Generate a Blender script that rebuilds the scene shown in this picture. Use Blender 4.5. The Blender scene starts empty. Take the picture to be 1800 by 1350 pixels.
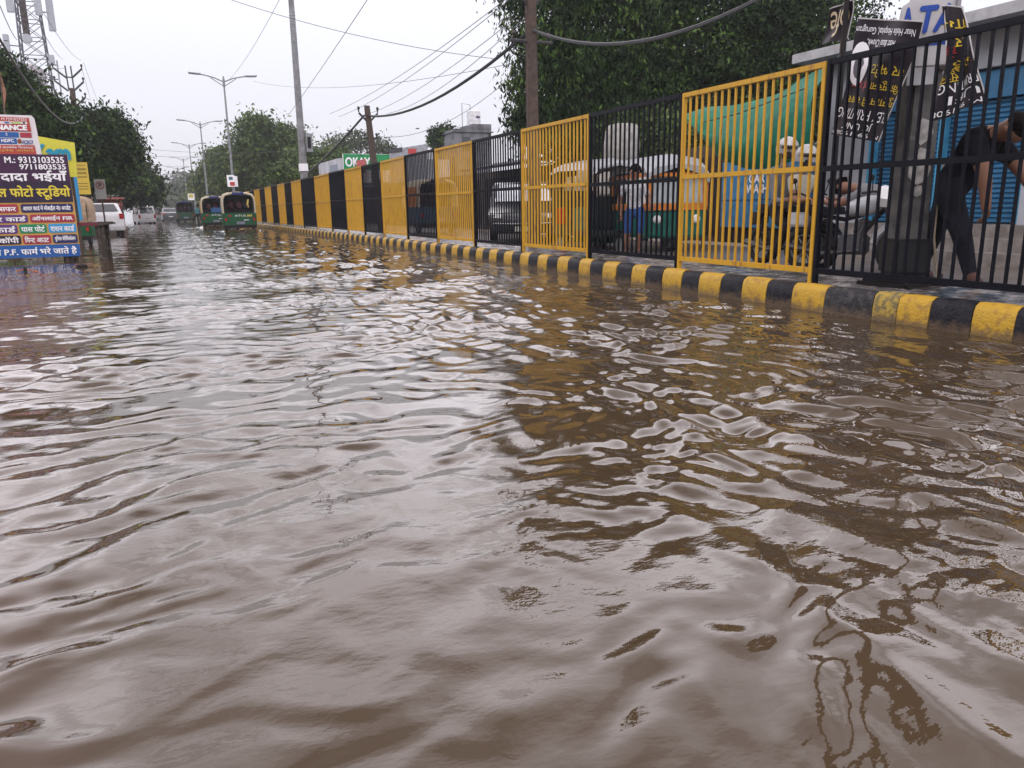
import bpy, bmesh, math, random
import numpy as np
from mathutils import Vector, Matrix
random.seed(7); rng = np.random.default_rng(11)
S = bpy.context.scene; COL = S.collection; PI = math.pi; R = math.radians

# ------------------------------------------------------------------ camera
cam_d = bpy.data.cameras.new("camera"); cam = bpy.data.objects.new("camera", cam_d); COL.objects.link(cam)
cam_d.sensor_width = 36; cam_d.lens = 27.0; cam_d.clip_start = 0.05; cam_d.clip_end = 3000
RM = Matrix(((0.9104369, -0.1066302, 0.39966819), (-0.41336477, -0.1987837, 0.88860262), (-0.01530435, -0.97422536, -0.22505718)))
cx_, cy_, cz_ = RM.col[0], -RM.col[1], -RM.col[2]
CM = Matrix((cx_, cy_, cz_)).transposed().to_4x4(); CM.translation = (0, 0, 1.1)
cam.matrix_world = CM
S.camera = cam

# ------------------------------------------------------------------ light
SUN_EL, SUN_ROT = R(58), R(205)
W = bpy.data.worlds.new("World"); S.world = W; W.use_nodes = True
nt = W.node_tree; N = nt.nodes; L = nt.links; N.clear()
out = N.new('ShaderNodeOutputWorld'); bg = N.new('ShaderNodeBackground'); bg2 = N.new('ShaderNodeBackground'); add = N.new('ShaderNodeAddShader')
sky = N.new('ShaderNodeTexSky'); sky.sky_type = 'NISHITA'; sky.sun_disc = False; sky.sun_elevation = SUN_EL; sky.sun_rotation = SUN_ROT
sky.air_density = 1.0; sky.dust_density = 4.0
hsv = N.new('ShaderNodeHueSaturation'); hsv.inputs['Saturation'].default_value = 0.35
L.new(sky.outputs[0], hsv.inputs['Color']); L.new(hsv.outputs[0], bg.inputs[0]); bg.inputs[1].default_value = 0.05
tc = N.new('ShaderNodeTexCoord'); sx = N.new('ShaderNodeSeparateXYZ'); L.new(tc.outputs['Generated'], sx.inputs[0])
# overcast cloud deck: bright band added above the view for water reflections, dimmer zenith, with soft darker cloud bellies
rampz = N.new('ShaderNodeValToRGB'); L.new(sx.outputs[2], rampz.inputs[0])
cr = rampz.color_ramp; cr.elements[0].position = 0.0; cr.elements[0].color = (.70, .70, .77, 1)
cr.elements[1].position = 1.0; cr.elements[1].color = (.78, .72, .76, 1)
for p_, c_ in ((.14, (.76, .76, .83)), (.24, (.88, .88, .95)), (.29, (2.7, 2.6, 2.8)), (.42, (3.0, 2.82, 3.0)), (.56, (1.95, 1.82, 1.95)), (.70, (1.15, 1.06, 1.13))):
    e = cr.elements.new(p_); e.color = (*c_, 1)
den = N.new('ShaderNodeMath'); den.operation = 'ADD'; den.inputs[1].default_value = .12; L.new(sx.outputs[2], den.inputs[0])
dx_ = N.new('ShaderNodeMath'); dx_.operation = 'DIVIDE'; L.new(sx.outputs[0], dx_.inputs[0]); L.new(den.outputs[0], dx_.inputs[1])
dy_ = N.new('ShaderNodeMath'); dy_.operation = 'DIVIDE'; L.new(sx.outputs[1], dy_.inputs[0]); L.new(den.outputs[0], dy_.inputs[1])
cmb = N.new('ShaderNodeCombineXYZ'); L.new(dx_.outputs[0], cmb.inputs[0]); L.new(dy_.outputs[0], cmb.inputs[1])
cn = N.new('ShaderNodeTexNoise'); cn.inputs['Scale'].default_value = 1.6; cn.inputs['Detail'].default_value = 5; cn.inputs['Roughness'].default_value = .5
cn.inputs['Distortion'].default_value = .4
cmp_ = N.new('ShaderNodeMapping'); cmp_.inputs['Location'].default_value = (5.3, 2.1, 0); L.new(cmb.outputs[0], cmp_.inputs[0]); L.new(cmp_.outputs[0], cn.inputs['Vector'])
mr = N.new('ShaderNodeMapRange'); mr.inputs[1].default_value = .34; mr.inputs[2].default_value = .56; mr.inputs[3].default_value = .45; mr.inputs[4].default_value = 1.25
mr.interpolation_type = 'SMOOTHSTEP'
L.new(cn.outputs[0], mr.inputs[0])
# the cloud structure only shows high up; near the horizon the deck is even
zf = N.new('ShaderNodeMapRange'); zf.inputs[1].default_value = .2; zf.inputs[2].default_value = .5; L.new(sx.outputs[2], zf.inputs[0])
mx = N.new('ShaderNodeMix'); mx.data_type = 'FLOAT'; mx.inputs[2].default_value = 1.0
L.new(zf.outputs[0], mx.inputs[0]); L.new(mr.outputs[0], mx.inputs[3])
ml = N.new('ShaderNodeVectorMath'); ml.operation = 'SCALE'; L.new(rampz.outputs[0], ml.inputs[0]); L.new(mx.outputs[0], ml.inputs['Scale'])
L.new(ml.outputs[0], bg2.inputs[0]); bg2.inputs[1].default_value = 1.0
L.new(bg.outputs[0], add.inputs[0]); L.new(bg2.outputs[0], add.inputs[1]); L.new(add.outputs[0], out.inputs[0])

sun_d = bpy.data.lights.new("sun", 'SUN'); sun = bpy.data.objects.new("sun", sun_d); COL.objects.link(sun)
sun_d.energy = 0.5; sun_d.angle = R(25); sun_d.color = (1, .96, .9)
sd = Vector((math.sin(SUN_ROT) * math.cos(SUN_EL), math.cos(SUN_ROT) * math.cos(SUN_EL), math.sin(SUN_EL)))
sun.rotation_euler = sd.to_track_quat('Z', 'Y').to_euler()
S.view_settings.view_transform = 'Standard'; S.view_settings.look = 'None'; S.view_settings.exposure = 0.0; S.view_settings.gamma = 1
S.render.engine = 'CYCLES'
try:
    S.cycles.use_denoising = True; S.cycles.max_bounces = 6; S.cycles.transparent_max_bounces = 12
    S.cycles.caustics_reflective = False; S.cycles.caustics_refractive = False; S.cycles.sample_clamp_indirect = 6
    S.cycles.volume_bounces = 0
except Exception: pass

# ------------------------------------------------------------------ helpers
MATS = {}
def mat(name, col, rough=.6, metal=0, var=.15, vscale=6, bump=0, bscale=30, spec=.25, col2=None, thresh=None, coat=0, obj=False, streak=False, emit=None, ior=None):
    if name in MATS: return MATS[name]
    m = bpy.data.materials.new(name); m.use_nodes = True; n = m.node_tree.nodes; l = m.node_tree.links
    b = n['Principled BSDF']; b.inputs['Roughness'].default_value = rough; b.inputs['Metallic'].default_value = metal
    b.inputs['Specular IOR Level'].default_value = spec; b.inputs['Coat Weight'].default_value = coat; b.inputs['Coat Roughness'].default_value = .1
    if ior: b.inputs['IOR'].default_value = ior
    t = n.new('ShaderNodeTexCoord'); no = n.new('ShaderNodeTexNoise'); no.inputs['Scale'].default_value = vscale; no.inputs['Detail'].default_value = 6
    if streak:
        mp = n.new('ShaderNodeMapping'); mp.inputs['Scale'].default_value = (1, 1, .15); l.new(t.outputs['Object'], mp.inputs[0]); l.new(mp.outputs[0], no.inputs['Vector'])
    else: l.new(t.outputs['Object'], no.inputs['Vector'])
    mixn = n.new('ShaderNodeMix'); mixn.data_type = 'RGBA'
    c = list(col) + [1]
    if col2 is None:
        c1 = [max(0, x * (1 - var)) for x in col] + [1]; c2 = [min(1, x * (1 + var)) for x in col] + [1]
    else: c1, c2 = c, list(col2) + [1]
    mixn.inputs[6].default_value = c1; mixn.inputs[7].default_value = c2
    rm = n.new('ShaderNodeMapRange'); lo, hi = thresh if thresh else (.35, .65)
    rm.inputs[1].default_value = lo; rm.inputs[2].default_value = hi; l.new(no.outputs[0], rm.inputs[0]); l.new(rm.outputs[0], mixn.inputs[0])
    l.new(mixn.outputs[2], b.inputs['Base Color'])
    if bump:
        n2 = n.new('ShaderNodeTexNoise'); n2.inputs['Scale'].default_value = bscale; n2.inputs['Detail'].default_value = 5; l.new(t.outputs['Object'], n2.inputs['Vector'])
        bp = n.new('ShaderNodeBump'); bp.inputs['Strength'].default_value = bump; bp.inputs['Distance'].default_value = .02
        l.new(n2.outputs[0], bp.inputs['Height']); l.new(bp.outputs[0], b.inputs['Normal'])
    MATS[name] = m; return m

class MB:
    """collects shapes, builds ONE mesh object"""
    def __init__(s): s.v = []; s.f = []; s.m = []
    def add(s, vs, fs, m=0):
        o = len(s.v); s.v += [tuple(v) for v in vs]; s.f += [tuple(i + o for i in f) for f in fs]; s.m += [m] * len(fs); return s
    def box(s, c, d, m=0, rot=None):
        hx, hy, hz = d[0] / 2, d[1] / 2, d[2] / 2
        vs = [Vector((x, y, z)) for x in (-hx, hx) for y in (-hy, hy) for z in (-hz, hz)]
        if rot is not None: vs = [rot @ v for v in vs]
        vs = [v + Vector(c) for v in vs]
        return s.add(vs, [(0, 1, 3, 2), (4, 6, 7, 5), (0, 4, 5, 1), (2, 3, 7, 6), (0, 2, 6, 4), (1, 5, 7, 3)], m)
    def b2(s, x0, x1, y0, y1, z0, z1, m=0): return s.box(((x0 + x1) / 2, (y0 + y1) / 2, (z0 + z1) / 2), (x1 - x0, y1 - y0, z1 - z0), m)
    def tube(s, pts, r, n=8, m=0, cap=True):
        pts = [Vector(p) for p in pts]; k = len(pts); rs = r if isinstance(r, (list, tuple)) else [r] * k
        vs = []; up = None
        for i, p in enumerate(pts):
            d = (pts[min(i + 1, k - 1)] - pts[max(i - 1, 0)]).normalized()
            if up is None: up = d.orthogonal().normalized()
            a = (up - d * up.dot(d)); a = a.normalized() if a.length > 1e-6 else d.orthogonal().normalized(); up = a; b = d.cross(a)
            for j in range(n):
                t = 2 * PI * j / n; vs.append(p + (a * math.cos(t) + b * math.sin(t)) * rs[i])
        fs = [(i * n + j, i * n + (j + 1) % n, (i + 1) * n + (j + 1) % n, (i + 1) * n + j) for i in range(k - 1) for j in range(n)]
        if cap: fs += [tuple(range(n - 1, -1, -1)), tuple(range((k - 1) * n, k * n))]
        return s.add(vs, fs, m)
    def loft(s, secs, m=0, closed=True, cap=True):
        n = len(secs[0]); k = len(secs); vs = [p for q in secs for p in q]
        fs = [(i * n + j, i * n + (j + 1) % n, (i + 1) * n + (j + 1) % n, (i + 1) * n + j) for i in range(k - 1) for j in range(n if closed else n - 1)]
        if cap and closed: fs += [tuple(range(n - 1, -1, -1)), tuple(range((k - 1) * n, k * n))]
        return s.add(vs, fs, m)
    def prism(s, poly, axis, a, b, m=0):
        """poly in the two other axes (cyclic order kept)"""
        def mk(p, t):
            return (t, p[0], p[1]) if axis == 'x' else ((p[0], t, p[1]) if axis == 'y' else (p[0], p[1], t))
        return s.loft([[mk(p, a) for p in poly], [mk(p, b) for p in poly]], m)
    def sphere(s, c, r, m=0, n=12, k=8):
        rr = r if isinstance(r, (tuple, list)) else (r, r, r)
        secs = []
        for i in range(k + 1):
            t = PI * (i / k); t = min(max(t, .02), PI - .02)
            secs.append([(c[0] + rr[0] * math.sin(t) * math.cos(2 * PI * j / n), c[1] + rr[1] * math.sin(t) * math.sin(2 * PI * j / n), c[2] + rr[2] * math.cos(t)) for j in range(n)])
        return s.loft(secs, m)
    def build(s, name, mats, parent=None, smooth=False, bevel=0, loc=None, rotz=None):
        me = bpy.data.meshes.new(name); me.from_pydata(s.v, [], s.f)
        if not isinstance(mats, (list, tuple)): mats = [mats]
        for q in mats: me.materials.append(q)
        me.polygons.foreach_set('material_index', s.m)
        bm = bmesh.new(); bm.from_mesh(me); bmesh.ops.recalc_face_normals(bm, faces=bm.faces)
        if bevel: bmesh.ops.bevel(bm, geom=[e_ for e_ in bm.edges if e_.calc_face_angle(0) > .6], offset=bevel, segments=2, affect='EDGES', clamp_overlap=True)
        bm.to_mesh(me); bm.free()
        if smooth:
            me.polygons.foreach_set('use_smooth', [True] * len(me.polygons))
            try: me.set_sharp_from_angle(angle=R(40))
            except Exception: pass
        o = bpy.data.objects.new(name, me); COL.objects.link(o); o.parent = parent
        if loc is not None: o.location = loc
        if rotz: o.rotation_euler.z = rotz
        return o

def tag(o, label=None, cat=None, group=None, kind=None):
    if label: o['label'] = label
    if cat: o['category'] = cat
    if group: o['group'] = group
    if kind: o['kind'] = kind
    return o
def empty(name, loc, label, cat, group=None, rz=0, sc=1):
    o = bpy.data.objects.new(name, None); COL.objects.link(o); o.location = loc; o.rotation_euler.z = rz; o.scale = (sc,) * 3; o.empty_display_size = .2
    return tag(o, label, cat, group)
def struct(name, mb, m, **k): return tag(mb.build(name, m, **k), kind='structure')
def copy_tree(o, parent=None):
    c = o.copy(); COL.objects.link(c); c.parent = parent
    for ch in list(o.children): copy_tree(ch, c)
    return c
def at(px, py, X=None, Y=None, Z=None):
    """direction seen in the photo meets a real vertical / horizontal plane"""
    d = RM @ Vector((px - 900, py - 675, 1350)); C = Vector((0, 0, 1.1))
    t = (X / d.x) if X is not None else ((Y / d.y) if Y is not None else (Z - 1.1) / d.z)
    return C + d * t
def fast_mesh(name, verts, nper, mats, midx=None, parent=None):
    """verts (n*nper,3): n polygons of nper corners"""
    me = bpy.data.meshes.new(name); nv = len(verts); nf = nv // nper
    me.vertices.add(nv); me.vertices.foreach_set('co', verts.astype(np.float32).ravel())
    me.loops.add(nv); me.loops.foreach_set('vertex_index', np.arange(nv, dtype=np.int32))
    me.polygons.add(nf); me.polygons.foreach_set('loop_start', np.arange(0, nv, nper, dtype=np.int32))
    try: me.polygons.foreach_set('loop_total', np.full(nf, nper, dtype=np.int32))
    except Exception: pass
    for q in mats: me.materials.append(q)
    if midx is not None: me.polygons.foreach_set('material_index', midx.astype(np.int32))
    me.update(calc_edges=True); me.validate()
    o = bpy.data.objects.new(name, me); COL.objects.link(o); o.parent = parent
    return o

# ------------------------------------------------------------------ writing
def _glyphs(txt, bold):
    cu = bpy.data.curves.new('t', 'FONT'); cu.body = txt; cu.size = 1; cu.offset = 0; cu.resolution_u = 3; cu.align_x = 'LEFT'
    o = bpy.data.objects.new('t', cu); COL.objects.link(o)
    dg = bpy.context.evaluated_depsgraph_get(); me = bpy.data.meshes.new_from_object(o.evaluated_get(dg))
    bpy.data.objects.remove(o); bpy.data.curves.remove(cu)
    vs = [tuple(v.co) for v in me.vertices]; fs = [tuple(p.vertices) for p in me.polygons]; bpy.data.meshes.remove(me)
    return vs, fs
def text_geo(txt, bold=.012):
    """'~' after a letter: half form (stem cut away); '^' : reph hook over the last letter"""
    V, F = [], []; x = 0; seg = ''; i = 0; segs = []
    while i < len(txt):
        if i + 1 < len(txt) and txt[i + 1] == '~':
            if seg: segs.append((seg, 0)); seg = ''
            segs.append((txt[i], 1)); i += 2
        elif txt[i] == '^':
            segs.append((seg, 2)); seg = ''; i += 1
        else: seg += txt[i]; i += 1
    if seg: segs.append((seg, 0))
    for sg, kind in segs:
        if sg.strip() == '': x += .25 * len(sg); continue
        vs, fs = _glyphs(sg, bold)
        if not vs: continue
        x0 = min(v[0] for v in vs); x1 = max(v[0] for v in vs)
        lead = len(sg) - len(sg.lstrip())
        x += .25 * lead
        if kind == 1:
            cut = x0 + (x1 - x0) * .70; vs = [(min(v[0], cut), v[1], v[2]) for v in vs]; x1 = cut
        o = len(V); V += [(v[0] - x0 + x, v[1], 0) for v in vs]; F += [tuple(k + o for k in f) for f in fs]
        x += (x1 - x0) - .01
        if kind == 2:
            o = len(V); h = .80; q = [(x - .10, .66), (x - .05, .66), (x - .14, .76), (x - .10, h), (x - .02, .80), (x - .04, .86), (x - .13, .87), (x - .20, .78)]
            V += [(a, b, 0) for a, b in q]; F.append(tuple(o + k for k in range(len(q))))
        x += .25 * (len(sg) - len(sg.rstrip()))
    return V, F
def letter(txt, box, m, parent, y=-.03, bold=.012, name='lettering', shear=0, flip=False, fit='both', warp=None):
    """writes txt into box (x0,z0,x1,z1) on the board's front (local -y side)"""
    V, F = text_geo(txt, bold)
    if not V: return None
    a0 = min(v[0] for v in V); a1 = max(v[0] for v in V); b0 = min(v[1] for v in V); b1 = max(v[1] for v in V)
    x0, z0, x1, z1 = box; kx = (x1 - x0) / (a1 - a0); kz = (z1 - z0) / (b1 - b0)
    vs = []
    for v in V:
        u = (v[0] - a0) * kx; w = (v[1] - b0) * kz
        if flip: u = (x1 - x0) - u; w = (z1 - z0) - w
        p = (x0 + u + shear * w, y, z0 + w)
        vs.append(warp(*p) if warp else p)
    mb = MB(); mb.add(vs, F)
    if bold > .015 and not warp:                     # heavier strokes: slightly shifted second and third layers
        for k, (ox, oz) in enumerate(((bold * 1.3, 0), (-bold * 1.3, 0), (0, bold), (0, -bold))): mb.add([(v[0] + ox * kx, v[1] - .0012 * (k + 1), v[2] + oz * kz) for v in vs], F)
    me = bpy.data.meshes.new(name); me.from_pydata(mb.v, [], mb.f); me.materials.append(m)
    o = bpy.data.objects.new(name, me); COL.objects.link(o); o.parent = parent
    return o

# ------------------------------------------------------------------ materials
YEL = mat('yellow_paint', (.50, .275, .020), .42, col2=(.24, .12, .03), vscale=16, thresh=(.56, .74), bump=.25, bscale=60, streak=True)
BLK = mat('black_paint', (.003, .0033, .007), .42, spec=.12, var=.3, vscale=8, bump=.1)
YELOLD = mat('kerb_yellow', (.44, .26, .022), .42, col2=(.27, .15, .03), vscale=14, thresh=(.5, .72), bump=.5, bscale=45)
YELW = mat('kerb_yellow_worn', (.36, .24, .04), .5, col2=(.14, .11, .05), vscale=18, thresh=(.42, .62), bump=.6, bscale=45)
BLKOLD = mat('kerb_black', (.0035, .004, .008), .4, spec=.15, col2=(.018, .017, .02), vscale=12, bump=.5, bscale=45)
BLKW = mat('kerb_black_worn', (.015, .015, .018), .45, spec=.2, col2=(.06, .055, .052), vscale=15, thresh=(.45, .7), bump=.6, bscale=45)
CONC = mat('concrete', (.22, .20, .185), .7, var=.35, vscale=4, bump=.4)
METAL = mat('galvanised_steel', (.20, .21, .22), .5, metal=.5, var=.2)
WIREM = mat('black_cable', (.018, .018, .02), .5, var=.1)
WIREG = mat('grey_wire', (.10, .10, .11), .5, var=.1)
TYRE = mat('tyre_rubber', (.015, .015, .016), .8, var=.2)
GLASS = mat('dark_glass', (.02, .025, .03), .06, var=.1, spec=.8)
WHITE = mat('white_paint', (.72, .72, .74), .3, var=.05, coat=.4)
WFL = mat('white_flex', (.80, .79, .82), .5, var=.04)
DARK = mat('dark_interior', (.015, .013, .014), .8, var=.3)
RUST = mat('rusty_steel', (.085, .058, .046), .8, col2=(.05, .038, .034), vscale=10, bump=.3)

# ------------------------------------------------------------------ ground & water
g = MB(); g.b2(-400, 400, -50, 850, -1.2, -.55)
struct('ground', g, mat('earth', (.16, .12, .085), .9, var=.3))
# road bed under the flood
g = MB(); g.b2(-5.2, 6.0, -12, 850, -.5, -.28)
struct('road', g, mat('asphalt', (.05, .048, .046), .8, var=.3, bump=.5, bscale=80))
# flood water: real waves, finest near the camera
nr, nc = 1300, 700
Ys = np.concatenate([np.linspace(-6, .5, 60), .5 * (840 / .5) ** np.linspace(0, 1, nr)[1:]]); nr = len(Ys)
t = np.linspace(0, 1, nc)
xL = -(2.2 + np.clip(Ys, 0, 60) * .55); xL = np.where(Ys > 60, xL - (Ys - 60) * .1, xL)
Xg = xL[:, None] + (6.13 - xL)[:, None] * t[None, :]; Yg = np.repeat(Ys[:, None], nc, 1)
dY = np.gradient(Ys)[:, None]; dX = ((6.13 - xL) / nc)[:, None]
def smooth(a, b, x): q = np.clip((x - a) / (b - a), 0, 1); return q * q * (3 - 2 * q)
def vnoise(x, y, seed, lam):
    r = np.random.default_rng(seed); s = np.zeros_like(x)
    for _ in range(7):
        k = 2 * PI / lam * math.exp(r.normal(0, .35)); th = r.uniform(0, 2 * PI); s += np.sin(k * (x * math.cos(th) + y * math.sin(th)) + r.uniform(0, 7))
    return s / math.sqrt(3.5)
wx = Xg + .05 * vnoise(Xg, Yg, 1, 1.5) + .008 * vnoise(Xg, Yg, 2, .5); wy = Yg + .05 * vnoise(Xg, Yg, 3, 1.5) + .008 * vnoise(Xg, Yg, 4, .5)
Zg = np.zeros_like(Xg)
def train(n, seed, base, spread, l0, l1, slope, wgt, sharp=0):
    global Zg
    r = np.random.default_rng(seed); acc = np.zeros_like(Xg)
    for i in range(n):
        lam = math.exp(r.uniform(math.log(l0), math.log(l1))); k = 2 * PI / lam; th = base + r.normal(0, spread)
        ex = np.exp(-(k * dY * math.sin(th)) ** 2 * .12 - (k * dX * math.cos(th)) ** 2 * .12)
        ph = k * (wx * math.cos(th) + wy * math.sin(th)) + r.uniform(0, 2 * PI)
        s = np.sin(ph)
        if sharp: s = s + sharp * np.sin(2 * ph + PI / 2 * -1)
        acc += s * ex / k
    Zg += acc * slope / math.sqrt(n) * wgt
right = smooth(.6, 3.0, Xg + .06 * (Yg - 3)) * .95 + .05
patch = np.clip(.85 + .4 * vnoise(Xg, Yg, 9, 2.6), .25, 1.8); patch2 = np.clip(.8 + .55 * vnoise(Xg, Yg, 10, 1.3), .1, 2)
far = smooth(2.5, 7, Yg); left = 1 - .55 * smooth(1, 4, Xg)
train(18, 21, R(-80), .35, .5, 1.3, .045, patch * (.55 + .45 * far), .1)                                   # low swell
train(40, 22, R(-80), .32, .15, .38, .135, patch * left * (.70 + .50 * far), .2)         # wavelets running across the road
train(26, 26, R(-118), .35, .20, .5, .085, patch2 * (.35 + .65 * far), .15)
train(24, 23, R(-176), .24, .22, .62, .185, patch * right, .3)                          # train thrown back by the kerb
train(40, 24, R(-165), .7, .09, .26, .13, patch2 ** 1.5 * right * (.4 + .6 * smooth(.5, 5, Xg)))  # chop
train(34, 25, R(-95), .6, .075, .2, .10, smooth(4, 11, Yg) * patch2)
train(30, 27, R(-70), .9, .045, .13, .040, patch2 ** 1.5 * (1 - .7 * far) * (.5 + .8 * smooth(.3, 3, Xg)))
train(26, 28, R(-120), 1.0, .10, .24, .045, np.clip(patch, .2, 2) ** 2)
# wakes behind the two auto rickshaws
for (ax, ay) in ((4.3, 46.0), (3.7, 58)):
    Zg += .07 * np.exp(-((Xg - ax) / 1.3) ** 2) * np.exp(-((Yg - ay + .6) / .7) ** 2) * (1 + .8 * vnoise(Xg, Yg, 31, .5))
Zg *= (1 - .85 * smooth(60, 200, Yg))
edge = smooth(6.13, 5.8, Xg) * .75 + .25
Zg *= edge
Zg *= 1 - .5 * smooth(-.2, -1.0, Xg + .075 * Yg) * smooth(30, 14, Yg)
verts = np.stack([Xg, Yg, Zg], -1).reshape(-1, 3).astype(np.float32)
ii = (np.arange(nr - 1)[:, None] * nc + np.arange(nc - 1)[None, :]).ravel()
quads = np.stack([ii, ii + 1, ii + 1 + nc, ii + nc], 1).astype(np.int32)
me = bpy.data.meshes.new('flood_water'); me.vertices.add(len(verts)); me.vertices.foreach_set('co', verts.ravel())
me.loops.add(quads.size); me.loops.foreach_set('vertex_index', quads.ravel()); me.polygons.add(len(quads))
me.polygons.foreach_set('loop_start', np.arange(0, quads.size, 4, dtype=np.int32))
try: me.polygons.foreach_set('loop_total', np.full(len(quads), 4, dtype=np.int32))
except Exception: pass
me.update(calc_edges=True); me.polygons.foreach_set('use_smooth', np.ones(len(quads), dtype=bool))
wm = bpy.data.materials.new('muddy_water'); wm.use_nodes = True; n = wm.node_tree.nodes; l = wm.node_tree.links; b = n['Principled BSDF']
b.inputs['Roughness'].default_value = .015; b.inputs['IOR'].default_value = 1.44
gm = n.new('ShaderNodeNewGeometry'); no = n.new('ShaderNodeTexNoise'); no.inputs['Scale'].default_value = .7; no.inputs['Detail'].default_value = 4
l.new(gm.outputs['Position'], no.inputs['Vector'])
mixn = n.new('ShaderNodeMix'); mixn.data_type = 'RGBA'; mixn.inputs[6].default_value = (.045, .029, .015, 1); mixn.inputs[7].default_value = (.062, .041, .023, 1)
l.new(no.outputs[0], mixn.inputs[0])
# left edge tint: reddish silt plus painted-in reflection of signs and trees
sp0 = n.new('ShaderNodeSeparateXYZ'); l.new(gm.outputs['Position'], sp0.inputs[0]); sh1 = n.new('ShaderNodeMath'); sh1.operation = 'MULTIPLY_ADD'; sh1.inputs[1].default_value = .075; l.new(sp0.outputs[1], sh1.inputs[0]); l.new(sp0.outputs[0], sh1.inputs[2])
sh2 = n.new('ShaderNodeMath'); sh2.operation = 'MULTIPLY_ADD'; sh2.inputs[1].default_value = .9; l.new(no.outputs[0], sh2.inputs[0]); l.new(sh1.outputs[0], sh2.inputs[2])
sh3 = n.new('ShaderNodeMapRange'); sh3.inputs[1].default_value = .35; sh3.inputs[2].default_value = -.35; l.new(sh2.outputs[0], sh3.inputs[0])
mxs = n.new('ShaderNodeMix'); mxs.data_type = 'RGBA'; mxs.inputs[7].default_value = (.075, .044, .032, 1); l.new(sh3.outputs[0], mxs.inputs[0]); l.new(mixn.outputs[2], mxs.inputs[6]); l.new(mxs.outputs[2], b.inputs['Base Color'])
mpn = n.new('ShaderNodeMapping'); mpn.inputs['Scale'].default_value = (1, 1.6, 1); mpn.inputs['Rotation'].default_value = (0, 0, .35); l.new(gm.outputs['Position'], mpn.inputs[0])
n2 = n.new('ShaderNodeTexNoise'); n2.inputs['Scale'].default_value = 8; n2.inputs['Detail'].default_value = 4; n2.inputs['Roughness'].default_value = .5; l.new(mpn.outputs[0], n2.inputs['Vector'])
n3 = n.new('ShaderNodeTexNoise'); n3.inputs['Scale'].default_value = .45; l.new(gm.outputs['Position'], n3.inputs['Vector'])
pm = n.new('ShaderNodeMapRange'); pm.inputs[1].default_value = .42; pm.inputs[2].default_value = .62; pm.inputs[3].default_value = .06; pm.inputs[4].default_value = .35; l.new(n3.outputs[0], pm.inputs[0])
sy = n.new('ShaderNodeSeparateXYZ'); l.new(gm.outputs['Position'], sy.inputs[0]); fy = n.new('ShaderNodeMapRange'); fy.inputs[1].default_value = 2.5; fy.inputs[2].default_value = 11; fy.inputs[3].default_value = .6; l.new(sy.outputs[1], fy.inputs[0])
pq = n.new('ShaderNodeMath'); pq.operation = 'MULTIPLY'; l.new(pm.outputs[0], pq.inputs[0]); l.new(fy.outputs[0], pq.inputs[1])
bp = n.new('ShaderNodeBump'); bp.inputs['Distance'].default_value = .02; l.new(pq.outputs[0], bp.inputs['Strength'])
l.new(n2.outputs[0], bp.inputs['Height']); l.new(bp.outputs[0], b.inputs['Normal'])
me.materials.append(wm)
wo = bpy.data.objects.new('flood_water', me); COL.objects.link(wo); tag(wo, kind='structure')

# kerb: rounded stones painted in turn
KX = 6.08; KT = .275
near = [3.05, 3.43, 3.84, 4.2, 4.59, 4.92, 5.19, 5.78, 6.23, 6.62, 7.02, 7.4, 7.81, 8.17, 8.59, 8.98, 9.34, 9.74, 10.12, 10.51, 10.87]
cols = {3.05: 0, 3.43: 1, 3.84: 0, 4.2: 1, 4.59: 0, 4.92: 2, 5.19: 3, 5.78: 0, 6.23: 1}
ys = near[:]; y = 10.87
pre = [3.05]
while pre[0] > -6: pre.insert(0, pre[0] - .39)
while y < 150: y += .375 + random.uniform(-.01, .01); ys.append(y)
prof = [(KX - .004, -.3), (KX, .1), (KX + .012, KT - .075), (KX + .03, KT - .03), (KX + .065, KT - .006), (KX + .09, KT), (KX + .15, KT - .004), (KX + .15, -.3)]
def mud_line(m, z0, z1):
    n = m.node_tree.nodes; l = m.node_tree.links; b = n['Principled BSDF']; src = b.inputs['Base Color'].links[0].from_socket
    t_ = n.new('ShaderNodeTexCoord'); sp_ = n.new('ShaderNodeSeparateXYZ'); l.new(t_.outputs['Object'], sp_.inputs[0]); ns = n.new('ShaderNodeTexNoise'); ns.inputs['Scale'].default_value = 13; ns.inputs['Detail'].default_value = 6; l.new(t_.outputs['Object'], ns.inputs['Vector'])
    ma = n.new('ShaderNodeMath'); ma.operation = 'MULTIPLY_ADD'; ma.inputs[1].default_value = -.22; l.new(ns.outputs[0], ma.inputs[0]); l.new(sp_.outputs[2], ma.inputs[2])
    r_ = n.new('ShaderNodeMapRange'); r_.inputs[1].default_value = z0 - .11; r_.inputs[2].default_value = z1 - .11; r_.inputs[3].default_value = .8; r_.inputs[4].default_value = 0; l.new(ma.outputs[0], r_.inputs[0])
    mx_ = n.new('ShaderNodeMix'); mx_.data_type = 'RGBA'; mx_.inputs[7].default_value = (.10, .068, .042, 1); l.new(r_.outputs[0], mx_.inputs[0]); l.new(src, mx_.inputs[6]); l.new(mx_.outputs[2], b.inputs['Base Color'])
for m_ in (YELOLD, BLKOLD, YELW, BLKW): mud_line(m_, .02, .10)
kb = MB()
def stone(a, b_, m):
    w = random.uniform(-.006, .006); h = random.uniform(-.006, .006)
    n_ = 3; secs = []
    for i in range(n_ + 1):
        yy = a + .004 + (b_ - a - .008) * i / n_; q = .006 if i in (0, n_) else 0
        secs.append([(px + w + (q if j < 5 else 0), yy, pz + (h - q if pz > .1 else 0)) for j, (px, pz) in enumerate(prof)])
    kb.loft(secs, m)
seq = 0
for i in range(len(pre) - 1): stone(pre[i], pre[i + 1], i % 2)
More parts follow.
